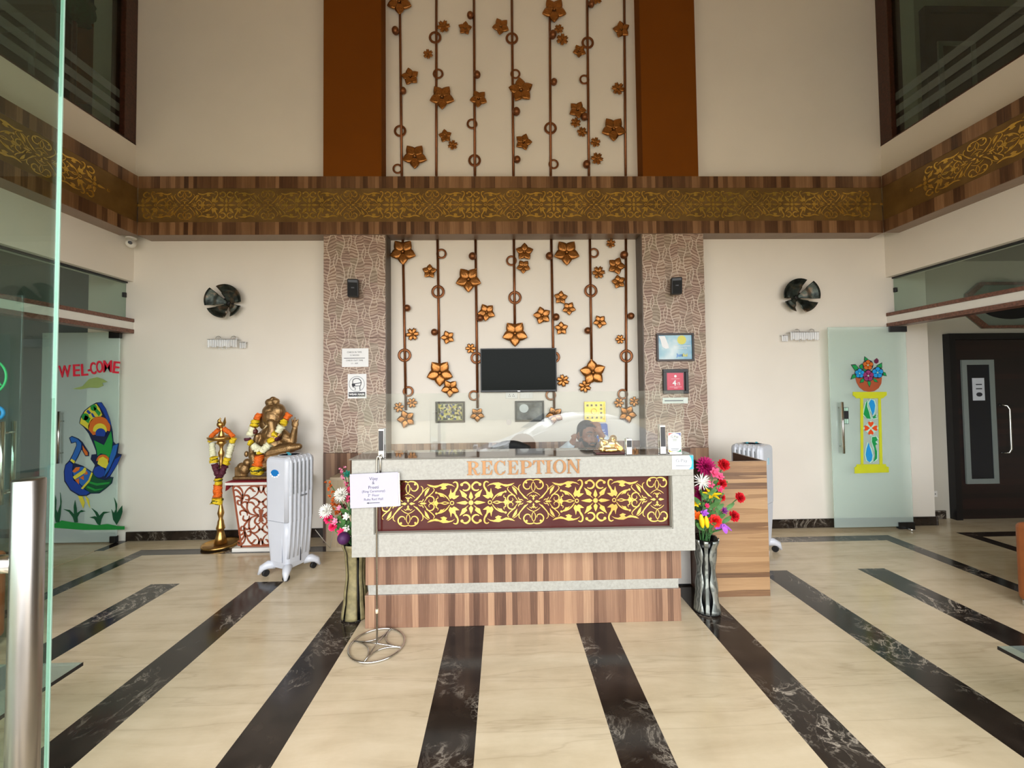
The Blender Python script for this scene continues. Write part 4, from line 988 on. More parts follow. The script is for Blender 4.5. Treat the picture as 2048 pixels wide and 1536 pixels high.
for s_ in (-1, 1): MB().ball((tx+.022+s_*.009, ty-.0315, zf+.084), (.003,.002,.0018), 8, 6).build('eye', M['ink'], fig)

# TV, switches, pictures in the recess
a, b = at(960.5, 697, Y0-.06), at(1114, 783, Y0-.06)
tv = thing('television', 'black flat television on the recess wall among the flower strings', 'television', ((a.x+b.x)/2, Y0, b.z))
MB().box(a.x, b.x, Y0-.06, Y0-.035, b.z, a.z, .004).build('casing', M['black'], tv)
t = NT('dark_screen'); t.base((.006,.008,.006,1)); t.set(Roughness=.14, Specular_IOR_Level=.05); M['screen'] = t.m
MB().box(a.x+.010, b.x-.010, Y0-.0612, Y0-.0601, b.z+.020, a.z-.010).build('screen', M['screen'], tv)
MB().box((a.x+b.x)/2-.012, (a.x+b.x)/2+.012, Y0-.0612, Y0-.0601, b.z+.006, b.z+.012).build('badge', M['chrome'], tv)
MB().box((a.x+b.x)/2-.2, (a.x+b.x)/2+.2, Y0-.0345, Y0-.0005, b.z+.1, a.z-.1).build('wall_bracket', M['darkgrey'], tv)
def plate(px0, px1, py0, py1, label, kind):
    a, b = at(px0, py0, Y0-.01), at(px1, py1, Y0-.01)
    r = thing('switch_plate' if kind else 'socket_plate', label, 'switch' if kind else 'socket', ((a.x+b.x)/2, Y0, b.z))
    MB().box(a.x, b.x, Y0-.011, Y0-.0005, b.z, a.z, .002).build('plate', M['white'], r)
    w = b.x-a.x; h = a.z-b.z
    if kind:
        for k in range(4): MB().box(a.x+w*(.08+.21*k), a.x+w*(.26+.21*k), Y0-.014, Y0-.0111, b.z+h*.2, a.z-h*.2, .001).build('switch', M['white'], r)
    else:
        for cxk in (.34, .66):
            for dx, dz in ((0, .14), (-.06, -.12), (.06, -.12)): MB().cyl((a.x+w*(cxk+dx), Y0-.0113, b.z+h*(.5+dz)), (a.x+w*(cxk+dx), Y0-.0108, b.z+h*(.5+dz)), .0045, seg=8).build('pin_hole', M['ink'], r)
plate(1011, 1035, 784.5, 797, 'white twin socket plate just below the television', 0)
plate(1040, 1066, 784.5, 797, 'white four-way switch plate just below the television', 1)
def frame(name, label, px0, py0, px1, py1, Y, bw, mat, d=.02, cat='picture'):
    a, b = at(px0, py0, Y-d), at(px1, py1, Y-d)
    r = thing(name, label, cat, ((a.x+b.x)/2, Y, b.z))
    m = MB()
    for q in ((a.x, b.x, a.z-bw, a.z), (a.x, b.x, b.z, b.z+bw), (a.x, a.x+bw, b.z+bw, a.z-bw), (b.x-bw, b.x, b.z+bw, a.z-bw)): m.box(q[0], q[1], Y-d, Y-.0005, q[2], q[3], .0015, seg=1)
    m.build('frame', mat, r)
    return r, (a.x+bw, b.x-bw, b.z+bw, a.z-bw), Y-d*.4
def sheet(r, bx, y, mat, name='print'):
    MB().box(bx[0], bx[1], y, Y0 if y > YP+.02 else y+.004, bx[2], bx[3]).build(name, mat, r) if False else MB().box(bx[0], bx[1], y, y+.003, bx[2], bx[3]).build(name, mat, r)
def blots(name, cols, scale, rough=.12):
    t = NT(name); vv = t.N('ShaderNodeTexVoronoi'); vv.inputs['Scale'].default_value = scale; t.L(t.obj(), vv.inputs['Vector'])
    s = t.N('ShaderNodeSeparateColor'); t.L(vv.outputs['Color'], s.inputs[0])
    t.base(t.ramp(s.outputs[0], [((i+.5)/len(cols), c) for i, c in enumerate(cols)], 'CONSTANT')); t.set(Roughness=rough); return t.m
r, bx, y = frame('framed_picture', 'dark framed picture of yellow and blue flowers at the left of the recess wall', 870.5, 803.5, 929.5, 845, Y0, .018, plain('dark_wood_frame', (64,52,44), .4))
MB().box(bx[0], bx[1], y, y+.003, bx[2], bx[3]).build('mount', plain('olive_print', (126,122,92), .3, var=.3, scale=40), r)
MB().box(bx[0]+.012, bx[1]-.012, y-.001, y-.0002, bx[2]+.01, bx[3]-.01).build('print', blots('floral_print', [(70,66,60),(60,70,120),(190,180,90),(210,205,160),(110,110,90),(206,190,120),(150,140,140),(96,100,76)], 45), r)
r, bx, y = frame('framed_picture', 'dark framed grey photograph under the television', 1030, 802, 1088.5, 843, Y0, .018, plain('black_frame', (40,38,38), .35))
t = NT('grey_photo_print'); n_ = t.noise(t.obj(), 9, 4); t.base(t.ramp(n_, [(.3, (52,56,60)), (.5, (104,108,108)), (.7, (150,150,146))])); t.set(Roughness=.1)
MB().box(bx[0], bx[1], y, y+.003, bx[2], bx[3]).build('print', t.m, r)
fx_, fz_ = bx[0]+.075, (bx[2]+bx[3])/2+.03
MB().prism(circ(fx_, fz_, .048, 24, ry=.045), FR(0,y-.0001,0), .0006).build('pale_patch', C('pale_grey_print', (196,202,200), .2), r)
r, bx, y = frame('framed_plaque', 'gold framed plaque with small square emblems at the right of the recess wall', 1168.5, 803.5, 1211.5, 844, Y0, .012, M['gold'])
MB().box(bx[0], bx[1], y, y+.003, bx[2], bx[3]).build('gold_sheet', plain('gold_foil', (214,184,84), .3, .8, var=.2, scale=30), r)
lw, lh = bx[1]-bx[0], bx[3]-bx[2]
for i, (u, v_) in enumerate(((.34,.86),(.58,.86),(.84,.86),(.84,.66),(.84,.43),(.84,.18),(.60,.18),(.36,.18),(.12,.86),(.12,.18))):
    q = MB().box(bx[0]+lw*(u-.09), bx[0]+lw*(u+.09), y-.0015, y-.0002, bx[2]+lh*(v_-.085), bx[2]+lh*(v_+.085)).build('emblem_square', C('pale_gold_print', (236,220,140), .3), r)
    MB().cyl((bx[0]+lw*u, y-.0016, bx[2]+lh*v_), (bx[0]+lw*u, y-.0024, bx[2]+lh*v_), lh*.05, seg=10).build('emblem', C('olive_ink', (110,96,50)), q)
MB().tube([(bx[0]+lw*.46+lh*.15*math.cos(k*PI/10), y-.003, bx[2]+lh*.52+lh*.15*math.sin(k*PI/10)) for k in range(20)], .004, 6, True).build('wreath', M['gold'], r)
# blue score card leaning at the back
a, b = at(1190, 847, Y0-.06), at(1216, 894, Y0-.06)
bc = thing('score_card', 'blue score card with white figures below the gold plaque', 'card', ((a.x+b.x)/2, Y0-.06, .95))
blue_ = C('card_blue', (44,84,170), .35)
MB().prism([(a.x,.947),(b.x+.006,.947),(b.x-.004,a.z-.012),(b.x-.016,a.z),(a.x,a.z)], FR(0, Y0-.06, 0), .006).build('card', blue_, bc)
MB().box(a.x, b.x, Y0-.058, Y0-.005, .946, .949).build('foot', blue_, bc)
text('4/5', .075, ((a.x+b.x)/2, Y0-.0665, at(1205,870,Y0-.06).z), M['paper'], bc); text('Hotel', .026, ((a.x+b.x)/2, Y0-.0665, at(1205,860,Y0-.06).z), M['paper'], bc)
# notices, certificates and speakers on the pilasters
yp = YP+.002
def paper(name, label, cat, px0, py0, px1, py1, mat=None, th=.0015):
    a, b = at(px0, py0, yp), at(px1, py1, yp)
    r = thing(name, label, cat, ((a.x+b.x)/2, yp, b.z)); MB().box(a.x, b.x, yp-th, yp-.0002, b.z, a.z).build('sheet', mat or M['paper'], r)
    return r, lambda px, py: (at(px, py, yp).x, yp-th-.0003, at(px, py, yp).z)
r, p = paper('notice_paper', 'white paper notice of check-in and check-out times on the left pilaster', 'notice', 684, 697, 737, 733.5)
for s_, px, py, k in (('CHECK IN TIME',709,704.5,.021), ('12 NOON',709,710.5,.021), ('CHECK OUT TIME',709,721,.021), ('11 - AM',709,727,.021)): text(s_, k, p(px, py), M['ink'], r)
q0, q1 = p(688, 716.5), p(730, 716); MB().box(q0[0], q1[0], yp-.0026, yp-.0017, q0[2]-.0025, q0[2]+.0025).build('rule', M['ink'], r)
r, p = paper('mask_notice', 'white notice with a masked head and black caption bar on the left pilaster', 'notice', 695.5, 748, 733, 796.5)
c0 = p(713.7, 768); k_ = PM*YP/Y0
MB().tube([(c0[0]+15*k_*math.cos(i*PI/16), yp-.002, c0[2]+15*k_*math.sin(i*PI/16)) for i in range(32)], .0022, 6, True).build('circle', C('grey_ink', (110,116,124)), r)
f_ = lambda pts: [(p(676+x/13.71, 690+y/13.71)[0], yp-.0022, p(676+x/13.71, 690+y/13.71)[2]) for x, y in pts]
hd_ = MB().tube(f_([(408,1060),(402,1000),(425,945),(490,915),(560,920),(615,960),(640,1020),(630,1085),(605,1130),(598,1180),(612,1240)]), .0035, 6)
hd_.tube(f_([(470,1062),(560,1048),(636,1028)]), .0035, 6).tube(f_([(470,1125),(610,1122)]), .003, 6).tube(f_([(410,1150),(440,1165),(480,1180),(470,1240)]), .003, 6)
hd_.build('head_outline', M['ink'], r)
MB().prism([(x, z) for x, _, z in f_([(385,1060),(468,1050),(475,1130),(400,1150),(382,1100)])], FR(0,yp-.0016,0), .002).build('mask', M['ink'], r)
q0, q1 = p(697.5, 784.5), p(730.5, 793); MB().box(q0[0], q1[0], yp-.0022, yp-.0016, q1[2], q0[2]).build('caption_bar', M['ink'], r)
text('WEAR MASK', .027, (q0[0]/2+q1[0]/2, yp-.0025, q0[2]/2+q1[2]/2), M['paper'], r, bold=.001)
r, bx, y = frame('framed_certificate', 'dark framed blue award certificate on the right pilaster', 1313, 666.5, 1389.5, 722, yp, .020, plain('dark_certificate_frame', (58,48,46), .4), cat='certificate')
t = NT('blue_certificate_print'); n_ = t.noise(t.obj((1,1,1)), 3.2, 3); t.base(t.ramp(n_, [(.35, (196,208,206)), (.48, (120,168,180)), (.6, (40,120,160)), (.7, (70,110,130))])); t.set(Roughness=.06)
MB().box(bx[0], bx[1], y, y+.003, bx[2], bx[3]).build('print', t.m, r)
w, h_ = bx[1]-bx[0], bx[3]-bx[2]; X = lambda u: bx[0]+w*u; Z = lambda v: bx[2]+h_*v
MB().prism([(X(.02),Z(.97)),(X(.20),Z(.97)),(X(.30),Z(.60)),(X(.32),Z(.46)),(X(.22),Z(.44)),(X(.12),Z(.52)),(X(.07),Z(.8))], FR(0,y-.0001,0), .0006).build('white_sleeve', M['paper'], r)
MB().prism([(X(.70)+.048*math.cos(2*PI*i/24)*(1 if i % 2 else .92), Z(.80)+.048*math.sin(2*PI*i/24)*(1 if i % 2 else .92)) for i in range(24)], FR(0,y-.0001,0), .001).build('seal', C('seal_yellow', (214,206,70), .3), r)
for k in range(5):
    cx_, cz_ = X(.59+.058*k), Z(.46); MB().prism([(cx_+.009*(1 if i % 2 == 0 else .45)*math.sin(PI*i/5), cz_+.009*(1 if i % 2 == 0 else .45)*math.cos(PI*i/5)) for i in range(10)], FR(0,y-.0001,0), .0008).build('star', M['paper'], r)
MB().box(X(.46), X(.96), y-.0008, y-.0001, Z(.54), Z(.56)).build('rule', M['paper'], r)
text('Just', .044, (X(.635), y-.0008, Z(.17)), C('cert_blue', (40,120,210)), r, bold=.001); text('dial', .044, (X(.775), y-.0008, Z(.17)), M['seal_yellow'], r, bold=.001)
r, bx, y = frame('framed_certificate', 'black framed red award certificate on the right pilaster', 1326.5, 738.5, 1378, 787, yp, .03, M['black'], .03, cat='certificate')
MB().box(bx[0], bx[1], y, y+.003, bx[2], bx[3]).build('backing', plain('black_cherry_mount', (46,10,16), .2), r)
w, h_ = bx[1]-bx[0], bx[3]-bx[2]; X = lambda u: bx[0]+w*u; Z = lambda v: bx[2]+h_*v
MB().box(X(.06), X(.92), y-.003, y-.0002, Z(.04), Z(.96), .002).build('red_plate', C('cert_red', (206,48,76), .25), r)
text('4', .075, (X(.44), y-.0036, Z(.40)), M['paper'], r, bold=.002); text('/5', .045, (X(.66), y-.0036, Z(.37)), M['paper'], r)
MB().cyl((X(.5), y-.0031, Z(.78)), (X(.5), y-.0038, Z(.78)), .013).build('roundel', M['paper'], r)
for v_, u0, u1 in ((.64,.28,.72), (.20,.18,.82), (.14,.42,.60)): MB().box(X(u0), X(u1), y-.0036, y-.0031, Z(v_)-.0022, Z(v_)+.0022).build('print_line', C('pale_pink_ink', (236,190,196)), r)
r, p = paper('label_strip', 'narrow white label strip below the red certificate on the right pilaster', 'label', 1325, 795.5, 1376, 806.5, C('pale_label', (222,230,222)))
q0, q1 = p(1329, 801.6), p(1366, 800.6); MB().box(q0[0], q1[0], yp-.0024, yp-.0016, q0[2]-.006, q0[2]+.006).build('print_line', C('grey_ink', (110,116,124)), r)
for px0, py0, px1, py1, lab, yaw in ((693.5,558.5,718,594,'small black wall speaker high on the left tiled pilaster',12), (1341.5,555,1365.5,588.5,'small black wall speaker high on the right tiled pilaster',-12)):
    a, b = at(px0, py0, yp-.08), at(px1, py1, yp-.08); cx, cz = (a.x+b.x)/2, (a.z+b.z)/2; w, h_ = (b.x-a.x)*.86, a.z-b.z
    s_ = thing('wall_speaker', lab, 'speaker', (cx, yp, cz), group='wall speakers')
    Mx = Matrix.Translation((cx, yp-.07, cz)) @ Matrix.Rotation(math.radians(yaw), 4, 'Z') @ Matrix.Rotation(math.radians(6), 4, 'X')
    MB().box(-w/2, w/2, -.035, .045, -h_/2, h_/2, .010, Mx).build('cabinet', M['black'], s_)
    MB().box(-w*.42, w*.42, -.0375, -.0352, -h_*.44, h_*.3, .001, Mx).build('grille', plain('speaker_cloth', (14,14,15), .8), s_)
    MB().box(-.014, .014, -.0385, -.0376, -.004, .008, 0, Mx).build('badge', M['darkgrey'], s_)
    MB().cyl((cx, yp-.03, cz), (cx, yp-.0004, cz), .018).build('bracket', M['black'], s_)
# ------------------------------------------------------------------ air coolers
M['coolw'] = plain('white_plastic', (205,208,216), .3, var=.01, coat=.1)
M['rubber'] = plain('black_rubber', (26,26,28), .6, var=.1)
M['coolblue'] = plain('blue_badge', (24,118,190), .25)
def cooler(label, loc, rot):
    r = thing('air_cooler', label, 'air cooler', loc, rot)
    L0 = (0,0,0)
    hx, hy = .125, .130
    def rr(z, kx, ky, rad=.035, n=5):
        pts = []
        for cx, cy, a0 in ((kx-rad, ky-rad, 0), (-kx+rad, ky-rad, 90), (-kx+rad, -ky+rad, 180), (kx-rad, -ky+rad, 270)):
            for i in range(n): t = math.radians(a0+90*i/(n-1)); pts.append((cx+rad*math.cos(t), cy+rad*math.sin(t), z))
        return pts
    def loft(levels, caps=True):
        b = MB(); rings = [[b.b.verts.new(p) for p in rr(*l)] for l in levels]; n = len(rings[0])
        for A, B in zip(rings, rings[1:]):
            for i in range(n): f = b.b.faces.new((A[i], A[(i+1)%n], B[(i+1)%n], B[i])); f.smooth = i % 5 != 4
        if caps: b.b.faces.new(rings[0][::-1]); b.b.faces.new(rings[-1])
        return b
    loft([(.075,.098,.104,.03), (.12,.106,.112,.03), (.33,.118,.124,.03), (.452,hx-.002,hy-.002,.03)]).build('tank', M['coolw'], r, loc=L0)
    loft([(.456,hx,hy,.03), (.93,hx+.004,hy+.004,.03), (.955,hx,hy,.032), (.968,hx-.012,hy-.012,.034), (.972,hx-.03,hy-.03,.036)]).build('body', M['coolw'], r, loc=L0)
    # ribs round the front and over the top edge
    for k in range(6):
        y = -.094+.0376*k
        b = MB(); b.tube([(hx-.05, y, .965), (hx-.018, y, .960), (hx-.004, y, .938), (hx+.0, y, .90), (hx-.002, y, .68), (hx-.005, y, .46), (hx-.018, y, .30), (hx-.028, y, .16)], .0145, 8)
        b.build('rib', M['coolw'], r, loc=L0)
    g = MB().box(hx+.001, hx+.0065, -.108, .108, .668, .93); g.build('louver_panel', plain('pale_grey_plastic', (206,210,216), .4), r, loc=L0)
    p = r.children[-1]
    for k in range(5):
        y = -.0752+.0376*k; MB().box(hx+.0066, hx+.0085, y-.0022, y+.0022, .675, .925).build('slot', C('mid_grey_plastic', (92,94,98)), p, loc=L0)
    MB().box(hx+.003, hx+.012, -.02, .05, .640, .654, .004).build('latch', C('grey_plastic', (130,134,140)), r, loc=L0)
    MB().box(hx-.018, hx-.013, .006, .012, .11, .22).build('level_window', M['ink'], r, loc=L0)
    MB().box(-.062, .062, -hy+.005, -hy+.0095, .13, .42, .003).build('tank_panel', M['coolw'], r, loc=L0)
    MB().lathe([(.0001,.9735),(.075,.9735),(.085,.978),(.09,.9735)], (-.01,0,0), 28).build('top_dial', M['coolw'], r, loc=L0)
    for dx, dy in ((-.05,.02), (.03,-.03)): MB().prism([(-.014,-.009),(.016,0),(-.014,.010)], Matrix.Translation((dx, dy, .978)), .010).build('knob_arrow', C('teal_plastic', (60,150,165)), r, loc=L0)
    bd = MB().prism(circ(-.008, .845, .044, 24, ry=.027), FR(0, -hy-.003, 0), .004).build('badge', M['coolblue'], r, loc=L0)
    for k in range(5):
        t = math.radians(200+35*k); MB().cyl((-.008+.046*math.cos(t), -hy-.003, .842+.030*math.sin(t)), (-.008+.046*math.cos(t), -hy-.009, .842+.030*math.sin(t)), .0075, seg=12).build('button', M['paper'], bd, loc=L0)
    MB().box(-.02, .012, hy+.001, hy+.005, .80, .86, .002).build('badge', C('pale_blue_badge', (170,208,222)), r, loc=L0)
    for sx, sy in ((1,-1), (-1,-1), (1,1), (-1,1)):
        b = MB(); b.tube([(sx*.07, sy*.075, .085), (sx*.11, sy*.115, .088), (sx*.138, sy*.145, .070), (sx*.155, sy*.163, .022)], [.036,.034,.027,.010], 10)
        ft = b.build('foot', M['coolw'], r, loc=L0)
        wx, wy = sx*.118, sy*.128
        MB().cyl((wx-.012, wy, .0262), (wx+.012, wy, .0262), .026, seg=18).build('caster', M['rubber'], ft, loc=L0)
    return r
cooler('tall white air cooler with blue badge standing before the deity table', (-1.792, 3.41, 0), math.radians(-24))
cooler('tall white air cooler standing behind the wood-grain side counter', (2.28, 3.64, 0), math.radians(217))
# its thin cable
tag(MB().tube([(-1.645,3.54,.30), (-1.56,3.64,.10), (-1.57,3.75,.30), (-1.55,3.80,.56), (-1.52,3.79,.60)], .003, 6).build('power_cable', C('pale_cable', (196,190,180)), loc=(0,0,0)), 'thin pale power cable running from the left air cooler', 'cable')

# ------------------------------------------------------------------ deity table
brass = M['brass'] = plain('aged_brass', (198,154,88), .3, .95, var=.22, scale=24)
M['redcloth'] = plain('red_cloth', (158,34,50), .75, var=.12, scale=30)
M['rust'] = plain('rust_brown_fretwork', (146,74,44), .5, var=.05)
yt = 3.868
tp = lambda x, y: (440+x/9.03, 950+y/9.03)
cxw = at(*tp(737, 700), yt).x
a, b_ = at(450, 966, yt-.01), at(465, 1103, 3.868)
ztp = a.z; hw1 = cxw-at(449,968,yt-.01).x; hwb = cxw-at(465,1098,yt-.01).x
tb = thing('deity_table', 'white tapered table with rust fretwork front under the bronze statue', 'table', (cxw, 4.0, 0))
zb1 = .035
MB().box(cxw-hwb, cxw+hwb, yt-.02, 4.16, 0, zb1, .003).build('base_board', M['white'], tb)
lt, lb = cxw-at(*tp(212,185), yt).x, cxw-at(*tp(372,1290), yt).x
zt1 = at(*tp(212,185), yt).z; zt0 = zb1+.0005
bb_ = MB(); v8 = [(cxw-lb,yt+.006,zt0),(cxw+lb,yt+.006,zt0),(cxw+lb,4.12,zt0),(cxw-lb,4.12,zt0),(cxw-lt,yt+.006,zt1),(cxw+lt,yt+.006,zt1),(cxw+lt,4.13,zt1),(cxw-lt,4.13,zt1)]
bb_._add(v8, [(3,2,1,0),(4,5,6,7),(0,1,5,4),(1,2,6,5),(2,3,7,6),(3,0,4,7)]); bb_.build('pedestal', M['white'], tb)
MB().box(cxw-hw1, cxw+hw1, yt-.01, 4.17, zt1+.0005, ztp, .003).build('table_top', M['white'], tb)
Mx = FR(0, yt+.0055, 0)
fw = MB()
P2 = lambda x, y: (lambda v: (v.x, v.z))(at(*tp(x, y), yt))
def fr_line(p, q, w):
    (x0, z0), (x1, z1) = p, q; d = Vector((x1-x0, z1-z0)).normalized(); n = Vector((-d.y, d.x))*w/2
    return [(x0+n.x, z0+n.y), (x1+n.x, z1+n.y), (x1-n.x, z1-n.y), (x0-n.x, z0-n.y)]
pL0, pL1 = (cxw-lt+.007, zt1), (cxw-lb+.007, zt0); pR0, pR1 = (cxw+lt-.007, zt1), (cxw+lb-.007, zt0)
for p, q in ((pL0, pL1), (pR0, pR1), ((cxw-lb, zt0+.010), (cxw+lb, zt0+.010)), ((cxw-lt, zt1-.004), (cxw+lt, zt1-.004))): fw.prism(fr_line(p, q, .014), Mx, .006)
fw.build('fretwork_frame', M['rust'], tb)
curves = [[(250,235),(262,205),(310,205),(370,250),(405,320),(405,390)], [(262,290),(275,268),(330,300),(380,370),(400,450)], [(268,400),(300,385),(345,400),(375,440),(380,520)], [(360,470),(320,465),(312,500),(330,535),(380,545)],
 [(408,340),(398,450),(382,540),(430,610),(520,690),(600,722),(700,726)], [(430,370),(470,290),(540,225),(620,198),(685,230),(690,300),(640,370),(545,425)], [(530,235),(580,260),(600,290),(640,300)], [(395,520),(430,490),(485,505),(485,610),(530,690)],
 [(488,520),(540,435),(620,425),(690,470),(700,520),(660,565),(620,560)], [(500,500),(560,495),(600,520),(620,550)], [(410,440),(430,380),(490,370),(525,410),(500,450),(450,440)], [(700,726),(635,690),(605,630),(635,590),(690,590),(735,640)], [(372,735),(360,670),(415,642),(480,672),(492,735)], [(700,200),(700,260),(737,330)], [(690,470),(737,500)]]
for sx in (1, -1):
    for sy in (1, -1):
        fb = MB()
        for c in curves:
            pts = []
            for x, y in c:
                x2, y2 = (x, y) if sy > 0 else (737-(737-x)*.86, 735*2-y)
                X_, Z_ = P2(x2, y2); pts.append((X_ if sx > 0 else 2*cxw-X_, Z_))
            ribbon(fb, pts, .0088, .0080, Mx, .005)
        fb.build('fretwork_scroll', M['rust'], tb)
MB().prism([P2(*q) for q in ((690,630),(785,630),(757,735),(785,840),(690,840),(717,735))], Mx, .006).build('fretwork_centre', M['rust'], tb)
# red cloth lying on the table with a hanging corner
cl_ = MB(); cl_.box(cxw-hw1-.002, cxw+hw1+.002, yt+.004, 4.172, ztp+.0005, ztp+.005, .0015, seg=1)
n = 8
for i in range(n):
    x0_, x1_ = cxw-hw1-.006+.006*math.sin(i*1.7), cxw-hw1-.006+.006*math.sin((i+1)*1.7); y0_, y1_ = 3.885+.26*i/n, 3.885+.26*(i+1)/n; d0, d1 = .085*(1-i/n*.75), .085*(1-(i+1)/n*.75)
    cl_._add([(cxw-hw1-.001,y0_,ztp+.004),(cxw-hw1-.001,y1_,ztp+.004),(x1_-.004,y1_,ztp-d1),(x0_-.004,y0_,ztp-d0)], [(0,1,2,3)], True)
cl_ = cl_.build('table_cloth', M['redcloth'], loc=(0,0,0)); tag(cl_, 'red cloth spread over the deity table with a hanging corner', 'cloth')

# bronze statue
ys = 4.02
st = MB()
def E_(px, py, dy, rx, ry, rz): 
    p = at(px, py, ys+dy); k = ys/797.8; st.ball(p, (rx*k, ry*k, rz*k), 14, 10)
def K_(p, q, r0, r1, d0=0, d1=0):
    a, b = at(p[0], p[1], ys+d0), at(q[0], q[1], ys+d1); k = ys/797.8; cap(st, a, b, r0*k, r1*k)
zs = ztp+.011
E_(548,918,.0,34,24,24); E_(545,888,-.01,25,20,24); E_(546,866,-.02,22,18,18)          # hips, belly, chest
E_(546,835,-.04,19,17,20); E_(541,823,-.04,15,13,14); E_(556,822,-.04,14,13,15); E_(540,805,-.03,9,8,8); E_(551,803,-.03,8,7,7); E_(546,798,-.03,6,5,5)  # head, crown lobes
E_(562,832,-.01,12,5,19); E_(527,842,-.01,10,5,17)                                      # ears
K_((543,845),(545,862),8,7,-.10,-.11); K_((545,862),(538,872),7,6,-.11,-.12); K_((538,872),(550,876),6,5,-.12,-.12); K_((550,876),(560,868),5,4,-.12,-.11)   # trunk
K_((565,866),(585,882),9,8,-.02,-.03); K_((585,882),(590,856),8,5,-.03,-.05); E_(590,848,-.05,7,3,8); K_((586,846),(584,839),2,1.5,-.05,-.05); K_((590,844),(590,836),2,1.5,-.05,-.05); K_((594,846),(596,839),2,1.5,-.05,-.05); K_((570,876),(580,880),11,9,-.02,-.03)                     # raised arm
K_((527,868),(512,888),8,7,-.02,-.05); K_((512,888),(515,872),7,6,-.05,-.06)
K_((540,905),(580,896),14,11,-.05,-.06); K_((580,896),(598,893),9,6,-.06,-.07); K_((545,925),(515,935),14,12,-.06,-.07); K_((515,935),(506,912),11,7,-.07,-.06); K_((506,912),(503,895),8,5,-.05,-.04)  # legs
E_(489,938,-.02,11,10,12); K_((484,952),(484,934),8,9,-.02,-.02); E_(495,925,-.03,8,7,8); E_(493,908,-.03,4,4,6)          # attendant pot
p0, p1 = at(477, 962, ys), at(580, 962, ys)
st.box(p0.x, p1.x, ys-.09, ys+.11, zs, zs+.028); st.box(p0.x, p0.x+.065, ys-.06, ys+.04, zs, at(480,932,ys).z)
sm = thing('deity_statue', 'bronze elephant-headed seated deity statue on the red cloth', 'statue', (at(545,900,ys).x, ys, zs))
mk('body', fuse(st, .0055, 1), plain('dull_bronze', (150,118,78), .34, .75, var=.35, scale=22, bump=.9), sm)
def tusk(p, q): a, b = at(p[0], p[1], ys-.11), at(q[0], q[1], ys-.12); MB().cyl(a, b, .010, .004, 8).build('tusk', C('ivory_brass', (206,180,130), .3), sm)
tusk((535,850),(527,858)); tusk((556,848),(562,858))
for px in (537, 552): p = at(px, 838, ys-.105); MB().ball(p, (.006,.004,.004), 8, 6).build('eye', M['ink'], sm)
p = at(510, 868, ys-.11); MB().lathe([(.0001,0),(.022,.004),(.026,.03),(.008,.055),(.0001,.075)], p, 12).build('offering', C('dark_red_lacquer', (84,30,24)), sm)

# ------------------------------------------------------------------ garlands
M['mor'] = plain('orange_marigold', (238,108,22), .7, var=.25, scale=90); M['mye'] = plain('yellow_marigold', (232,196,26), .7, var=.25, scale=90)
M['mwh'] = plain('white_jasmine', (236,232,196), .7, var=.12, scale=90); M['mma'] = plain('maroon_petals', (84,26,44), .7, var=.3, scale=90); M['mgr'] = plain('dark_green_leaves', (52,64,22), .7, var=.3, scale=90)
def lumpy(name, pts, r, mat, parent, step=.007):
    P = [Vector(p) for p in pts]; out = []
    for a, b in zip(P, P[1:]):
        n = max(1, int((b-a).length/step))
        for i in range(n): out.append(a+(b-a)*i/n)
    out.append(P[-1]); b = MB(); b.tube(out, [r*random.uniform(.86, 1.14) for _ in out], 10)
    for v in b.b.verts: v.co += Vector((random.uniform(-1,1), random.uniform(-1,1), random.uniform(-1,1)))*r*.22
    return b.build(name, mat, parent)
def garland(label, Y, runs, loc):
    g = thing('flower_garland', label, 'garland', loc)
    for mat, nm, r, pts in runs: lumpy(nm, [at(x, y, Y+(q[0] if q else 0)) for x, y, *q in pts], r, M[mat], g)
    return g
YLm = 4.02
k = YLm/797.8
garland('flower garland of orange, white and maroon sections hung on the brass lamp', YLm-.03, [
 ('mor','orange_section',.021,[(438,859),(430,866),(421,874)]), ('mor','orange_section',.021,[(447,857),(457,864),(467,873)]),
 ('mye','yellow_section',.024,[(420,876),(423,884)]), ('mye','yellow_section',.024,[(468,876),(464,885)]),
 ('mwh','white_section',.026,[(424,886),(426,912)]), ('mwh','white_section',.026,[(464,887),(457,914)]),
 ('mye','yellow_section',.033,[(427,914),(428,926)]), ('mye','yellow_section',.030,[(455,916),(451,928)]),
 ('mgr','leaf_section',.034,[(427,919),(428,921)]), ('mma','maroon_section',.029,[(429,928),(433,942),(438,954)]), ('mma','maroon_section',.027,[(450,930),(446,942),(440,954)]),
 ('mye','yellow_section',.032,[(437,956),(437,962)]), ('mgr','leaf_section',.034,[(437,960),(437,961)]), ('mye','yellow_section',.030,[(437,963),(436,969)]),
 ('mor','orange_section',.036,[(436,970),(435,994)]), ('mye','yellow_section',.044,[(435,996),(434,1007)]), ('mgr','leaf_section',.046,[(435,1000),(435,1002)])], (at(441,900,YLm).x, YLm-.03, at(441,1007,YLm).z))
YG_ = ys-.125
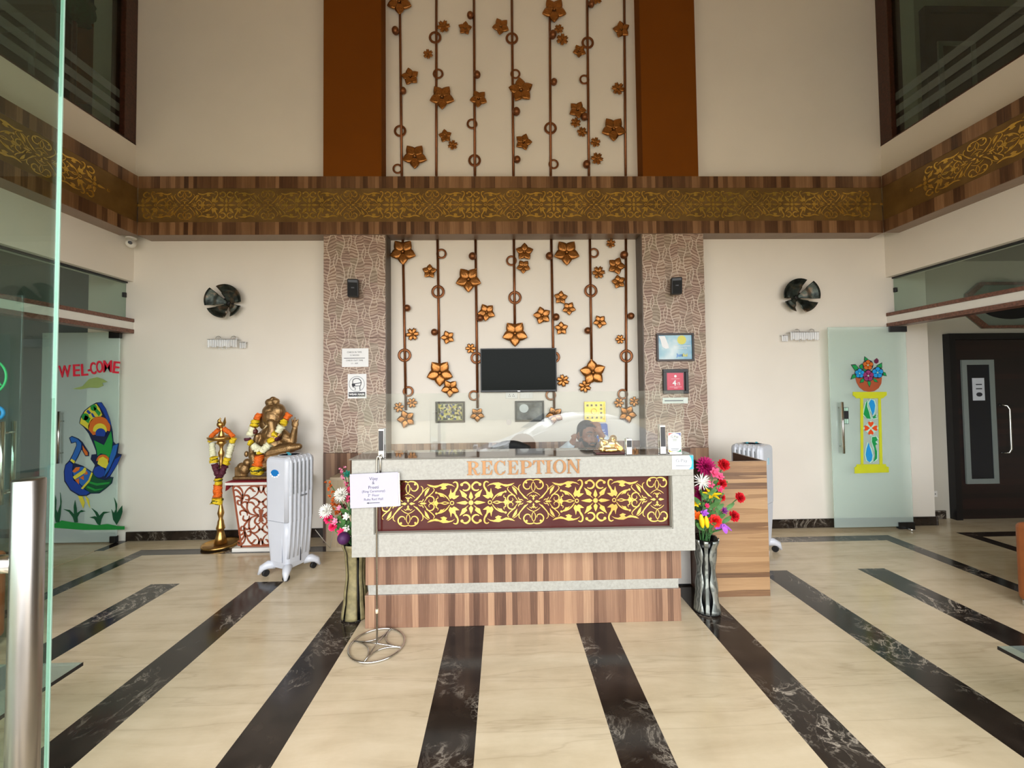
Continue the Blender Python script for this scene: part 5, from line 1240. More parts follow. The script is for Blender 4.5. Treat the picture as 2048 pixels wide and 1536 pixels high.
garland('flower garland of orange, white and yellow sections draped on the bronze statue', YG_, [
 ('mor','orange_section',.028,[(519,827,.08),(513,840,.05)]), ('mye','yellow_section',.034,[(511,842,.04),(508,853,.02)]), ('mgr','leaf_section',.035,[(509,847,.03),(509,848,.03)]),
 ('mwh','white_section',.032,[(506,856,.02),(499,872,.0)]), ('mma','maroon_section',.028,[(495,876),(496,881)]), ('mye','yellow_section',.028,[(499,884),(503,887)]),
 ('mwh','white_section',.032,[(506,890),(520,902)]), ('mor','orange_section',.030,[(579,828,.06),(571,838,.04)]), ('mye','yellow_section',.032,[(570,840,.04),(566,849,.02)]), ('mgr','leaf_section',.033,[(568,844,.03),(568,845,.03)]),
 ('mwh','white_section',.032,[(564,852,.01),(556,864,.0)]), ('mye','yellow_section',.034,[(553,867),(549,871)]), ('mma','maroon_section',.028,[(554,877),(556,879)]), ('mye','yellow_section',.034,[(541,876),(546,884)]),
 ('mwh','white_section',.032,[(539,888),(524,902)]), ('mye','yellow_section',.034,[(519,903),(519,907)]), ('mgr','leaf_section',.036,[(519,906),(519,907)]), ('mor','orange_section',.042,[(519,910),(516,932)]),
 ('mye','yellow_section',.055,[(515,934),(514,947)]), ('mgr','leaf_section',.057,[(515,939),(515,940)])], (at(519,920,YG_).x, YG_, at(519,948,YG_).z))

# ------------------------------------------------------------------ standing brass lamp
lc = at(441, 1090, YLm); Z = lambda y: at(441, y, YLm).z
lamp = thing('oil_lamp', 'tall brass oil lamp with a bird finial standing left of the deity table', 'oil lamp', (lc.x, YLm, 0))
MB().lathe([(.0001,.001),(.150,.001),(.158,.016),(.154,.030),(.146,.022),(.06,.016),(.0001,.016)], (lc.x,YLm,0), 36).build('base_plate', brass, lamp)
prof = [(q*k, Z(y)) for q, y in ((11,1086),(8.5,1074),(6,1065),(5.6,1059),(7.6,1057),(7.4,1054),(5.6,1047),(5.2,1042),(3.4,1037),(4.6,1031),(5.8,1026),(4.4,1019),(2.8,1010),(2.2,985),(2.1,945),(3.2,937),(3.6,926),(3.9,922),(2.8,916),(4.8,911),(5.6,905),(2.8,899),(3.0,894),(4.6,890),(9,886),(6,881),(4,879))]
MB().lathe(prof, (lc.x,YLm,0), 20).build('stem', brass, lamp)
MB().lathe([(5*k,Z(880)),(20*k,Z(880)),(24*k,Z(874)),(23*k,Z(873)),(18*k,Z(876)),(5*k,Z(877.5))], (lc.x,YLm,0), 28, cap=False).build('oil_pan', brass, lamp)
MB().lathe([(5.5*k,Z(877)),(5.5*k,Z(870)),(3*k,Z(862)),(4.2*k,Z(858)),(2.4*k,Z(853))], (lc.x,YLm,0), 18).build('neck', brass, lamp)
f = MB(); p = at(440, 849, YLm); f.ball(p, (6*k,5*k,6.5*k)); f.ball(at(438.5,842,YLm), (3.2*k,3*k,4*k)); f.ball(at(440.5,837.5,YLm), (1.5*k,1.5*k,2.4*k)); f.cyl(at(437,842,YLm), at(433.5,843,YLm), .006, .001, 8)
cap(f, at(443,850,YLm), at(440,855,YLm), 3*k, 2.5*k)
mk('bird_finial', fuse(f, .004, 1), brass, lamp)
MB().prism([(lambda v: (v.x, v.z))(at(x, y, YLm)) for x, y in ((446,853),(446,845),(450,834),(451.5,845),(449,853))], FR(0,YLm+.006,0), .008).build('tail_feather', brass, lamp)

# ------------------------------------------------------------------ direction sign
sc0 = fl(754, 1291); R0 = .157
ss = thing('sign_stand', 'slim steel sign stand with a ring base before the left end of the desk', 'sign stand', (sc0.x, sc0.y, 0))
MB().tube([(sc0.x+R0*math.cos(t*PI/24), sc0.y+R0*math.sin(t*PI/24), .0065) for t in range(48)], .0058, 8, True).build('base_ring', M['steel'], ss)
ang = [math.atan2(v.y-sc0.y, v.x-sc0.x) for v in (fl(782,1259), fl(702,1284), fl(732,1321), fl(802,1297))]
for i in range(4):
    a0, a1 = ang[i], ang[(i+1)%4]
    p, q = Vector((math.cos(a0), math.sin(a0)))*R0, Vector((math.cos(a1), math.sin(a1)))*R0
    pts = [(sc0.x+(p*(1-t)**2+q*t**2).x, sc0.y+(p*(1-t)**2+q*t**2).y, .0065) for t in [j/12 for j in range(13)]]
    pts = [(sc0.x+(x-sc0.x)*.98, sc0.y+(y-sc0.y)*.98, z) for x, y, z in pts]
    MB().tube(pts, .0042, 7).build('star_bar', M['steel'], ss)
for i in (0, 1):
    p, q = ang[i], ang[i+2]; MB().tube([(sc0.x+R0*.97*math.cos(p), sc0.y+R0*.97*math.sin(p), .0075), (sc0.x, sc0.y, .012), (sc0.x+R0*.97*math.cos(q), sc0.y+R0*.97*math.sin(q), .0075)], .004, 7).build('cross_bar', M['steel'], ss)
zk = at(754, 912, sc0.y).z; zlow = at(754, 960, sc0.y).z; e = .011
MB().tube([(sc0.x, sc0.y, .012), (sc0.x, sc0.y, zk-.03)]+[(sc0.x+e-e*math.cos(t*PI/8), sc0.y, zk-.03+.028*math.sin(t*PI/8)) for t in range(1, 8)]+[(sc0.x+2*e, sc0.y, zk-.03), (sc0.x+2*e, sc0.y, zlow)], .0055, 9).build('pole', M['steel'], ss)
zj = at(754, 1222, sc0.y).z; MB().cyl((sc0.x, sc0.y, zj-.012), (sc0.x, sc0.y, zj+.012), .0085).build('joint', C('cream_joint', (226,206,176)), ss)
yp_ = sc0.y-.012
q = [at(700,948.5,yp_), at(796,944,yp_), at(798,1012,yp_), at(701,1016.5,yp_)]
sn = thing('direction_sign', 'white printed wedding direction sheet with an arrow clipped to the steel stand', 'sign', ((q[0].x+q[1].x)/2, yp_, q[3].z))
M['lav'] = plain('white_print_paper', (180,178,196), .55, var=.01)
MB().prism([(v.x, v.z) for v in q], FR(0,yp_,0), .003).build('sheet', M['lav'], sn)
MB().prism([(q[1].x+.001,q[1].z-.004),(q[1].x+.010,q[1].z-.004),(q[2].x+.010,q[2].z+.002),(q[2].x+.001,q[2].z+.002)], FR(0,yp_,0), .004).build('clip_rail', M['steel'], sn)
rz_ = Matrix.Rotation(math.atan2(q[1].z-q[0].z, q[1].x-q[0].x), 4, 'Z')
for s_, px, py, k_ in (('Vijay',747,957.5,.026), ('&',746.5,966,.024), ('Preeti',747,974.8,.026), ('(Ring Ceremony)',747,982.6,.0195), ('2   Floor',747,990.8,.0195), ('Ruby Red Hall',747,998.6,.0195)):
    v = at(px, py, yp_-.0032); text(s_, k_, None, C('grey_print', (58,54,72)), sn, M=FR(v.x, yp_-.0032, v.z) @ rz_, ext=.0003)
v = at(739.0, 989.2, yp_-.0032); text('nd', .010, None, M['grey_print'], sn, M=FR(v.x, yp_-.0032, v.z) @ rz_, ext=.0003)
p, q2 = at(733, 1006.3, yp_-.0033), at(759.5, 1005.2, yp_-.0033)
MB().prism([(p.x,p.z),(p.x+.014,p.z+.006),(p.x+.012,p.z+.0018),(q2.x,q2.z+.0016),(q2.x,q2.z-.0016),(p.x+.012,p.z-.0018),(p.x+.014,p.z-.006)], FR(0,yp_-.0031,0), .0004).build('arrow', M['ink'], sn)

# ------------------------------------------------------------------ wall sconces, crystal lights, dome camera
t = NT('dark_patina_metal'); n_ = t.noise(t.obj(), 9, 4, .6)
t.base(t.ramp(n_, [(.35, (26,30,28)), (.52, (62,68,62)), (.68, (124,98,76))])); t.set(Roughness=.32, Metallic=.8); M['patina'] = t.m
def sconce(label, px, py, rpx, secs, flip):
    c = at(px, py, Y0-.05); R = rpx*PM
    s_ = thing('wall_sconce', label, 'wall lamp', (c.x, Y0, c.z), group='metal wall sconces')
    MB().cyl((c.x, Y0-.0005, c.z), (c.x, Y0-.055, c.z), .05, .035, 20).build('mount', M['black'], s_)
    for k_, (a0, a1, lift, rs) in enumerate(secs):
        b = MB(); nr, na = 8, 12; g = {}; vs = []; fs = []
        for i in range(nr+1):
            r = R*rs*(.10+.90*i/nr)
            for j in range(na+1):
                a = math.radians(a0+(a1-a0)*j/na)
                d = .055+.065*(i/nr)**1.5+lift*(i/nr)
                if i/nr > .55: d -= .018
                g[i, j] = len(vs); vs.append((c.x+r*math.cos(a)+flip*.03*(1-i/nr), Y0-d, c.z+r*math.sin(a)-.02*(1-i/nr)))
        for i in range(nr):
            for j in range(na): fs.append((g[i,j], g[i,j+1], g[i+1,j+1], g[i+1,j]))
        b._add(vs, fs, True)
        o = b.build('blade', M['patina'], s_); m = o.modifiers.new('t', 'SOLIDIFY'); m.thickness = .004
sconce('dark metal pinwheel wall lamp on the left part of the back wall', 452, 603, 33, [(132,198,.02,1.0),(207,277,.0,1.02),(289,343,-.03,.98),(-3,118,-.02,1.0)], 1)
sconce('dark metal pinwheel wall lamp on the right part of the back wall', 1597, 592, 34.5, [(-14,52,.02,1.0),(-80,-26,.0,1.03),(201,255,-.03,.96),(66,189,-.02,1.0)], -1)
M['crystal'] = glass('crystal', (.95,.96,.97,1), .5, 1.9, (.95,.95,.95,1))
def crystal_light(label, x0, x1, ytop, xs0, xs1, side):
    a, b = at(x0, ytop, Y0-.07), at(x1, ytop, Y0-.07); zb = at(x0, ytop+17, Y0-.07).z
    s_ = thing('crystal_wall_light', label, 'wall lamp', ((a.x+b.x)/2, Y0, zb), group='crystal wall lights')
    MB().box(a.x, b.x, Y0-.075, Y0-.0005, a.z-.006, a.z, .002).build('chrome_bar', M['chrome'], s_)
    sx = b.x+.002 if side > 0 else a.x-.070
    MB().box(sx, sx+.068, Y0-.04, Y0-.0005, a.z-.035, a.z-.029, .002).build('chrome_bar', M['chrome'], s_)
    L = b.x-a.x; n = 13
    for i in range(n):
        x = a.x+L*(i+.5)/n; w = L/n*.42
        MB().box(x-w, x+w, Y0-.075, Y0-.063, zb+.010*(i % 3 == 1), a.z-.0065, .003, seg=1).build('crystal', M['crystal'], s_)
    for i in range(3):
        x = sx+.068*(i+.5)/3; MB().box(x-.009, x+.009, Y0-.04, Y0-.028, zb-.008, a.z-.0355, .003, seg=1).build('crystal', M['crystal'], s_)
    for f_ in (.30, .82):
        x = a.x+L*f_; MB().tube([(x-.028+.028*(1-math.cos(t*PI/10)), Y0-.04, a.z+.030*math.sin(t*PI/10)**.7 if t not in (0, 10) else a.z) for t in range(11)], .0035, 6).build('loop', M['chrome'], s_)
    for i in range(3): MB().ball((a.x+L*(.35+.12*i), Y0-.05, zb-.008), .006, 8, 6).build('pendant', M['crystal'], s_)
crystal_light('chrome and crystal wall light below the left metal wall lamp', 414.5, 474, 678, 475, 488, 1)
crystal_light('chrome and crystal wall light below the right metal wall lamp', 1581, 1638, 663.5, 1566, 1580, -1)
c = at(266, 488, 4.10)
cc_ = thing('dome_camera', 'small white security camera in the corner under the left beam', 'camera', (c.x, 4.10, c.z))
MB().cyl((c.x-.02, 4.10, SZ0-.0005), (c.x-.02, 4.10, SZ0-.012), .045, seg=20).build('mount', M['white'], cc_)
MB().ball((c.x-.012, 4.09, c.z), .042, 18, 12).build('housing', M['white'], cc_)
lx = (c.x+.014, 4.056, c.z-.004)
MB().cyl(lx, (lx[0]+.010, lx[1]-.016, lx[2]-.002), .016).build('lens', M['black'], cc_)

# ------------------------------------------------------------------ lounge furniture at both edges
tan = plain('tan_leather', (150,84,40), .45, var=.08, bump=.1)
def armchair(label, x, y, s_):
    """arm towards the hall at x; s_ = +1 lies to the right"""
    r = thing('armchair', label, 'armchair', (x+s_*.4, y+.35, 0))
    def bx(u0, u1, y0, y1, z0, z1, nm, mat=tan, bev=.035): MB().box(min(x+s_*u0, x+s_*u1), max(x+s_*u0, x+s_*u1), y+y0, y+y1, z0, z1, bev, seg=4).build(nm, mat, r)
    bx(0, .16, 0, .82, .035, .56, 'arm'); bx(.66, .82, 0, .82, .035, .56, 'arm'); bx(.165, .655, .62, .82, .10, .82, 'backrest'); bx(.165, .655, .02, .615, .10, .30, 'base'); bx(.168, .652, .0, .615, .302, .44, 'seat_cushion')
    for u in (.05, .77):
        for yy in (.05, .77): MB().box(min(x+s_*(u-.03), x+s_*(u+.03)), max(x+s_*(u-.03), x+s_*(u+.03)), y+yy-.03, y+yy+.03, 0, .0345, .003).build('foot', M['steel'], r)
a = fl(2030, 1207); armchair('tan leather armchair at the right edge of the hall', a.x+.005, a.y-.82, 1)
a = at(19, 1150, 2.55); armchair('tan leather armchair at the left edge behind the entrance door', a.x, 2.55-.82, -1)
tg = glass('table_glass', (.66,.74,.70,1), .10)
def coffee(label, corner, s_):
    x, y, z = corner
    r = thing('coffee_table', label, 'coffee table', (x+s_*.45, y-.3, 0))
    MB().box(min(x, x+s_*.9), max(x, x+s_*.9), y-.6, y, z-.012, z, .002).build('glass_top', tg, r)
    MB().box(x-.0012*(s_+1)/2-.0002*s_, x+.0012*(1-s_)/2-.0002*s_, y-.6, y, z-.014, z, 0).build('dark_edge', M['black'], r)
    for u in (.62, .84): MB().box(min(x+s_*u, x+s_*(u+.04)), max(x+s_*u, x+s_*(u+.04)), y-.54, y-.06, 0, z-.0125, .003).build('leg', dkw, r)
c = fl(166, 1324, .42); coffee('low glass-topped coffee table at the left edge of the hall', c, -1)
c = fl(1995, 1292, .42); coffee('low glass-topped coffee table at the right edge of the hall', c, 1)
# ------------------------------------------------------------------ vases with artificial flowers
def vase(label, cx, cy, prof, panel, core, phase, wavy):
    r = thing('floor_vase', label, 'vase', (cx, cy, 0))
    H = prof[-1][1]
    inner = [(rr*.90, z) for rr, z in prof]
    MB().lathe(inner+[(prof[-1][0]*.80, H-.004), (prof[-1][0]*.6, H-.15), (.001, H-.151)], (cx, cy, 0), 24).build('black_core', core, r)
    MB().lathe([(prof[0][0]*.98, 0), (prof[0][0]*.98, .006), (prof[0][0]*.9, .008)], (cx, cy, 0), 24).build('foot_ring', core, r)
    n = 28
    def rad(z):
        for (r0, z0), (r1, z1) in zip(prof, prof[1:]):
            if z <= z1: f = (z-z0)/(z1-z0); f = f*f*(3-2*f); return r0+(r1-r0)*f
        return prof[-1][0]
    for k in range(8):
        wide = k % 2 == 0; a = math.radians(phase+45*k); hw0 = math.radians(24 if wide else 8.5)
        b = MB(); g = {}; vs = []; fs = []
        for i in range(n+1):
            z = .008+(H-.008)*i/n; rr = rad(z); hw = hw0*(1+wavy*(.26*math.sin(z*34+1.2) if wide else 0))
            for j in range(7):
                t_ = a+hw*(j/3-1); q = rr*(1.0+.015*math.cos((j/3-1)*PI/2))
                g[i, j] = len(vs); vs.append((cx+q*math.cos(t_), cy+q*math.sin(t_), z))
        for i in range(n):
            for j in range(6): fs.append((g[i,j], g[i,j+1], g[i+1,j+1], g[i+1,j]))
        b._add(vs, fs, True); o = b.build('panel_strip', panel, r); m = o.modifiers.new('t', 'SOLIDIFY'); m.thickness = .007
    return r, H
t = NT('relief_pewter'); vv = t.obj(); vo = t.N('ShaderNodeTexVoronoi', feature='SMOOTH_F1'); vo.inputs['Scale'].default_value = 26; t.L(vv, vo.inputs['Vector'])
wv = t.N('ShaderNodeTexWave', wave_type='RINGS'); wv.inputs['Scale'].default_value = 14; wv.inputs['Distortion'].default_value = 9; wv.inputs['Detail'].default_value = 2; t.L(vv, wv.inputs['Vector'])
t.base(t.ramp(wv.outputs[0], [(.3, (118,122,118)), (.7, (160,163,157))])); t.set(Roughness=.34, Metallic=.7); t.bump(wv.outputs[0], .2, .0018); M['pewter'] = t.m
M['khaki'] = plain('khaki_branch_strip', (132,122,86), .5, .15, var=.25, scale=30, bump=.2)
M['vcore'] = plain('black_gloss', (14,15,17), .22)
pv = fl(1421, 1232); rt = at(1415, 1075, pv.y+.06).z
vase('black and pewter floor vase at the right front corner of the desk', pv.x+.012, pv.y+.07, [(.080,0),(.068,.14),(.056,.28),(.066,.42),(.086,rt)], M['pewter'], M['vcore'], -68, 1)
pv2 = fl(701, 1240); rt2 = at(695, 1082, pv2.y+.06).z
vase('black and khaki floor vase at the left end of the desk', pv2.x+.015, pv2.y+.06, [(.092,0),(.074,.14),(.060,.28),(.068,.42),(.090,rt2)], M['khaki'], M['vcore'], -90, 0)
VR, VL = Vector((pv.x, pv.y+.07, rt-.10)), Vector((pv2.x+.015, pv2.y+.06, rt2-.10))
F = {}
for nm, c in (('magenta',(176,18,96)),('carnation_red',(206,20,36)),('scarlet',(236,44,40)),('pink',(226,84,128)),('hot_pink',(240,52,112)),('white',(238,236,228)),('yellow',(246,206,20)),('flame',(240,110,24)),('lilac',(176,92,206)),('violet',(120,40,120)),('amber',(196,92,28)),('plum',(70,22,78)),('teal',(30,120,100)),('wine',(104,26,36)),('palepink',(240,150,180))):
    F[nm] = plain('petal_'+nm, c, .6, var=.14, scale=60)
M['stemg'] = plain('stem_green', (58,104,54), .55, var=.2, scale=30); M['leafg'] = plain('silk_leaf_green', (74,120,62), .55, var=.25, scale=30)
def petal(b, c, d, up, L, w, curl, n=4, cup=0.0):
    d = d.normalized(); s_ = d.cross(up)
    s_ = s_.normalized() if s_.length > 1e-4 else d.orthogonal().normalized()
    u = s_.cross(d).normalized(); vs = []; fs = []
    for i in range(n+1):
        t_ = i/n; ww = w*math.sin(PI*(.12+.80*t_))**.8; p = c+d*(L*t_)+u*(curl*L*t_*t_)
        vs += [p-s_*ww+u*cup*ww, p, p+s_*ww+u*cup*ww]
    for i in range(n):
        a = i*3; fs += [(a, a+1, a+4, a+3), (a+1, a+2, a+5, a+4)]
    b._add(vs, fs, True)
def rv(): return Vector((random.gauss(0,1), random.gauss(0,1), random.gauss(0,1))).normalized()
def bloom(kind, c, r, d):
    b = MB(); d = d.normalized(); a1 = d.orthogonal().normalized(); a2 = d.cross(a1)
    dirs = lambda n, el, ph=0: [(a1*math.cos(2*PI*i/n+ph)+a2*math.sin(2*PI*i/n+ph))*math.cos(el)+d*math.sin(el) for i in range(n)]
    if kind == 'carnation':
        for lay, (n, el, L) in enumerate(((10,-.25,1.0),(9,.15,.98),(8,.6,.92),(6,1.0,.85),(4,1.35,.75))):
            for v in dirs(n, el, lay*.4): petal(b, c, (v+rv()*.14), d, r*L, r*.36, random.uniform(.05,.3), 4, random.uniform(-.3,.5))
    elif kind == 'dahlia':
        for lay, (n, el, L) in enumerate(((18,-.15,1.0),(17,.12,.97),(15,.4,.9),(12,.72,.8),(9,1.05,.66),(6,1.3,.5))):
            for v in dirs(n, el, lay*.17): petal(b, c, v+rv()*.05, d, r*L, r*.15, .12, 3, .5)
    elif kind == 'mum':
        for lay, (n, el, L) in enumerate(((20,-.1,1.0),(18,.3,.95),(14,.7,.85),(9,1.1,.7))):
            for v in dirs(n, el, lay*.2): petal(b, c, v+rv()*.08, d, r*L, r*.10, .3, 3, .5)
    elif kind == 'spider':
        for lay, (n, el) in enumerate(((16,.0),(14,.4),(9,.85))):
            for v in dirs(n, el, lay*.3): petal(b, c, v+rv()*.12, d, r*random.uniform(.8,1.05), r*.05, random.uniform(-.2,.45), 4)
    elif kind == 'lily':
        for v in dirs(6, .75): petal(b, c-d*r*.5, v, d, r*1.35, r*.26, -.45, 6, .4)
        b.cyl(c-d*r*1.0, c-d*r*.35, r*.10, r*.26, 8)
    elif kind == 'bud':
        M_ = Matrix.Translation(c) @ d.to_track_quat('Z', 'Y').to_matrix().to_4x4(); b.ball((0,0,0), (r*.34, r*.34, r), 10, 8, M_)
    elif kind == 'ball': b.ball(c, r, 16, 12)
    elif kind == 'bell':
        for v in dirs(5, -.9): petal(b, c+d*r*.6, v, d, r*1.5, r*.46, .35, 6, .35)
    elif kind == 'star':
        for v in dirs(6, .35): petal(b, c, v, d, r, r*.28, .1, 3, .2)
        for v in dirs(5, .8, .4): petal(b, c, v, d, r*.75, r*.24, .1, 3, .2)
    return b
def flower(label, kind, col, px, py, rpx, base, Y, group, d=None, leaf=True, spike=None):
    c = at(px, py, Y); r = rpx*Y/797.8
    d = d or Vector(((c.x-base.x)*1.2, -.9, .35))
    f = thing('artificial_flower', label, 'flower', (base.x, base.y, base.z), group=group)
    q = base+Vector((random.uniform(-.03,.03), random.uniform(-.03,.03), .03))
    mid = (q+c)/2+Vector(((c.x-base.x)*-.12, .0, .04)); back = c-d.normalized()*r*.3
    pts = [q*(1-t_)**2+mid*2*t_*(1-t_)+back*t_*t_ for t_ in [i/10 for i in range(11)]]
    MB().tube(pts, .0032, 6).build('stem', M['stemg'], f)
    if spike:
        pp = [at(x, y, Y) for x, y in spike]; L = sum((b_-a_).length for a_, b_ in zip(pp, pp[1:])); n = max(10, int(L/.011)); b = MB()
        for i in range(n):
            t_ = i/(n-1)*(len(pp)-1); k_ = min(int(t_), len(pp)-2); p = pp[k_].lerp(pp[k_+1], t_-k_)+rv()*r*.55
            for v in [rv() for _ in range(5)]: petal(b, p, v+Vector((0,-.5,0)), rv(), r*.6, r*.30, .2, 2, .3)
        b.build('blossoms', F[col], f, kind='stuff', fix=False)
    else: bloom(kind, c, r, d).build('bloom', F[col], f, kind=None if kind in ('bud','ball') else 'stuff', fix=False)
    if leaf:
        for s_ in (-1, 1):
            b = MB(); p = pts[6 if s_ < 0 else 7]; petal(b, p, Vector((s_*.8, random.uniform(-.6,.1), .7)), Vector((0,-1,.2)), r*1.2+.03, .015, .2, 5, .2); b.build('leaf', M['leafg'], f, fix=False)
    return f
rp = lambda x, y: (1380+x/8.083, 900+y/8.083)
GR = 'artificial flowers of the right vase'
for lab, kind, col, x, y, r, dy in (('large magenta dahlia at the top of the right bouquet','dahlia','magenta',255,265,140,.02), ('magenta dahlia in the left middle of the right bouquet','dahlia','magenta',165,705,115,.06),
    ('red carnation at the very top right of the right bouquet','carnation','carnation_red',545,240,86,.0), ('red carnation in the upper middle of the right bouquet','carnation','carnation_red',510,545,76,-.02), ('small red carnation in the centre of the right bouquet','carnation','carnation_red',505,765,58,.0),
    ('red carnation standing out farthest to the right of the bouquet','carnation','carnation_red',805,770,74,.0), ('drooping red carnation low on the right of the bouquet','carnation','carnation_red',710,1070,78,.0), ('bright scarlet carnation low in the middle of the right bouquet','carnation','scarlet',405,1145,88,-.07),
    ('pink lily with green throat beside the large magenta dahlia','star','pink',390,375,90,-.05), ('pink blossom between the two upper red carnations','star','pink',480,430,62,-.02), ('small pink blossom under the upper red carnation','star','hot_pink',470,630,58,-.04), ('pink blossom beside the white spider flower','star','pink',320,555,64,-.03),
    ('white spider chrysanthemum at the left of the right bouquet','spider','white',190,510,125,-.06), ('yellow lily in the middle of the right bouquet','lily','yellow',360,700,92,-.06), ('yellow blossom at the left edge of the right bouquet','star','yellow',92,860,62,-.03), ('flame orange blossom at the lower left of the right bouquet','star','flame',100,1060,78,-.04),
    ('longer yellow bud low in the right bouquet','bud','yellow',188,1150,105,-.08), ('shorter yellow bud low in the right bouquet','bud','yellow',270,1165,92,-.08), ('lilac bell flower hanging over the rim of the right vase','bell','lilac',535,1250,82,-.08), ('small violet blossom in the lower right of the right bouquet','star','violet',545,980,58,.0), ('small lilac blossom above the yellow buds','star','lilac',225,1015,66,-.05), ('small hot pink blossom left of the yellow lily','star','hot_pink',270,900,40,-.04)):
    px, py = rp(x, y); d = None
    if kind == 'bud': d = Vector((.12 if 'longer' in lab else .22, -.1, -1)) if False else Vector((-.18, -.12, 1))
    if kind == 'bell': d = Vector((.05, -.3, 1))
    if kind == 'lily': d = Vector((-.05, -.45, .9))
    flower(lab, kind, col, px, py, r*1.16/8.083, VR, VR.y+dy, GR, d)
lp = lambda x, y: (640+x/7.68, 900+y/7.68)
GL_ = 'artificial flowers of the left vase'
for lab, kind, col, x, y, r, dy, sp in (('tall pink blossom spike at the top of the left bouquet','star','palepink',345,285,42,.02,[(345,270),(310,360),(350,450),(400,560)]), ('amber blossom spike at the left of the left bouquet','star','amber',140,505,46,.0,[(125,500),(170,600),(180,760),(225,850),(245,960)]),
    ('second amber spray in the middle of the left bouquet','star','amber',310,900,50,.02,[(240,860),(300,960),(330,1080)]), ('hot pink blossom spray beside the paper sign','star','pink',410,700,58,-.02,[(410,540),(420,640),(400,780)]), ('dark wine foliage spray in the middle of the left bouquet','star','wine',350,900,48,.03,[(340,800),(380,900),(330,1040),(400,1080)]),
    ('white chrysanthemum in the upper middle of the left bouquet','mum','white',330,685,92,-.03,None), ('white chrysanthemum at the left edge of the left bouquet','mum','white',100,940,96,-.02,None), ('hot pink rose below the left white chrysanthemum','carnation','hot_pink',130,1060,62,-.03,None), ('hot pink rose low at the left of the bouquet','carnation','hot_pink',195,1180,58,-.04,None), ('pale pink lily above the low pink rose','star','palepink',235,1100,56,-.03,None),
    ('small red bud at the far left of the left bouquet','bud','hot_pink',28,1030,36,.0,None), ('small white blossom spray at the right of the left bouquet','star','white',410,1020,58,-.03,None), ('small white blossom low in the left bouquet','star','white',410,1210,56,-.04,None), ('hot pink blossom just above the plum ball','star','hot_pink',330,1260,60,-.05,None), ('teal leaf tuft at the top of the left bouquet','star','teal',425,370,58,.0,None), ('dark plum ball flower at the rim of the left vase','ball','plum',365,1355,82,-.10,None), ('pale pink blossom beside the wine foliage','star','palepink',300,890,40,-.04,None)):
    px, py = lp(x, y); Yv = VL.y+dy
    flower(lab, kind, col, px, py, r*1.14/7.68, VL, Yv, GL_, None, leaf=sp is None and kind != 'ball', spike=[lp(*q) for q in sp] if sp else None)
# ------------------------------------------------------------------ office chair and the seated receptionist
M['mesh_black'] = plain('black_chair_fabric', (20,21,23), .7, var=.1)
def office_chair(label, x, y, zb, tilt=0):
    r = thing('office_chair', label, 'office chair', (x, y, 0), group='black office chairs')
    b = MB(); n = 10; vs = []; fs = []; g = {}
    for i in range(n+1):
        for j in range(n+1):
            u = -1+2*j/n; v = i/n; hw = .225*(1-.22*v*v); z = .56+(zb-.56)*v*(1-.10*u*u*v)
            g[i,j] = len(vs); vs.append((x+hw*u, y+.24-.07*(1-u*u)*0+.05*u*u*-1, z))
    for i in range(n):
        for j in range(n): fs.append((g[i,j], g[i,j+1], g[i+1,j+1], g[i+1,j]))
    b._add(vs, fs, True); o = b.build('backrest', M['mesh_black'], r); m = o.modifiers.new('t', 'SOLIDIFY'); m.thickness = .05
    MB().box(x-.24, x+.24, y-.23, y+.21, .42, .495, .03, seg=3).build('seat', M['mesh_black'], r)
    MB().tube([(x, y+.27, .75), (x, y+.27, .5), (x, y+.15, .40), (x, y, .40)], .02, 8).build('back_support', M['black'], r)
    MB().cyl((x, y, .09), (x, y, .419), .025).build('gas_column', M['chrome'], r)
    for s_ in (-1, 1): MB().tube([(x+s_*.22, y-.02, .44), (x+s_*.28, y-.02, .48), (x+s_*.28, y-.02, .66), (x+s_*.28, y-.16, .68), (x+s_*.28, y+.12, .68)], .016, 8).build('armrest', M['black'], r)
    for k in range(5):
        t_ = 2*PI*k/5+.3; e_ = (x+.29*math.cos(t_), y+.29*math.sin(t_))
        l = MB().tube([(x, y, .10), (x+.15*math.cos(t_), y+.15*math.sin(t_), .085), (e_[0], e_[1], .062)], [.026,.022,.016], 8).build('base_arm', M['black'], r)
        MB().cyl((e_[0]-.012*math.sin(t_), e_[1]+.012*math.cos(t_), .0262), (e_[0]+.012*math.sin(t_), e_[1]-.012*math.cos(t_), .0262), .026).build('caster', M['rubber'], l)
    return r
YC = 3.62
cb_ = at(1021, 881, YC); office_chair('black office chair standing empty behind the middle of the desk', cb_.x, YC-.22, cb_.z)
YH = 3.26                                                       # plane of the receptionist's face
hc = at(1179, 873, YH)
kx = YH/797.8
px_, pyy = hc.x, YH+.06
office_chair('black office chair carrying the man behind the reception desk', px_-.01, pyy+.06, .93)
man = thing('person', 'man in a white shirt seated behind the desk with both hands raised to his head', 'person', (px_, pyy, 0))
A = lambda x, y, d=0.0: at(x, y, YH+d)
skin = NT('warm_brown_skin'); n_ = skin.noise(skin.obj(), 22, 3); skin.base(skin.ramp(n_, [(.3, (132,88,66)), (.7, (156,106,80))])); skin.set(Roughness=.5, Subsurface_Weight=.06, Subsurface_Radius=(.02,.008,.004))
hx_, hz_ = hc.x, hc.z
YA = YH+.075                                                    # head centre depth
b = MB()
H = Matrix.Translation((hx_, YA, hz_)) @ Matrix.Rotation(math.radians(16), 4, 'Z') @ Matrix.Rotation(math.radians(5), 4, 'Y')
hp = lambda x, y, z: H @ Vector((x, y, z))
b.ball((0, .012, .030), (.076, .093, .088), 20, 14, H); b.ball((0, -.030, -.040), (.058, .058, .070), 16, 12, H); b.ball((0, -.062, -.092), (.032, .026, .022), 12, 8, H)   # skull, face, chin
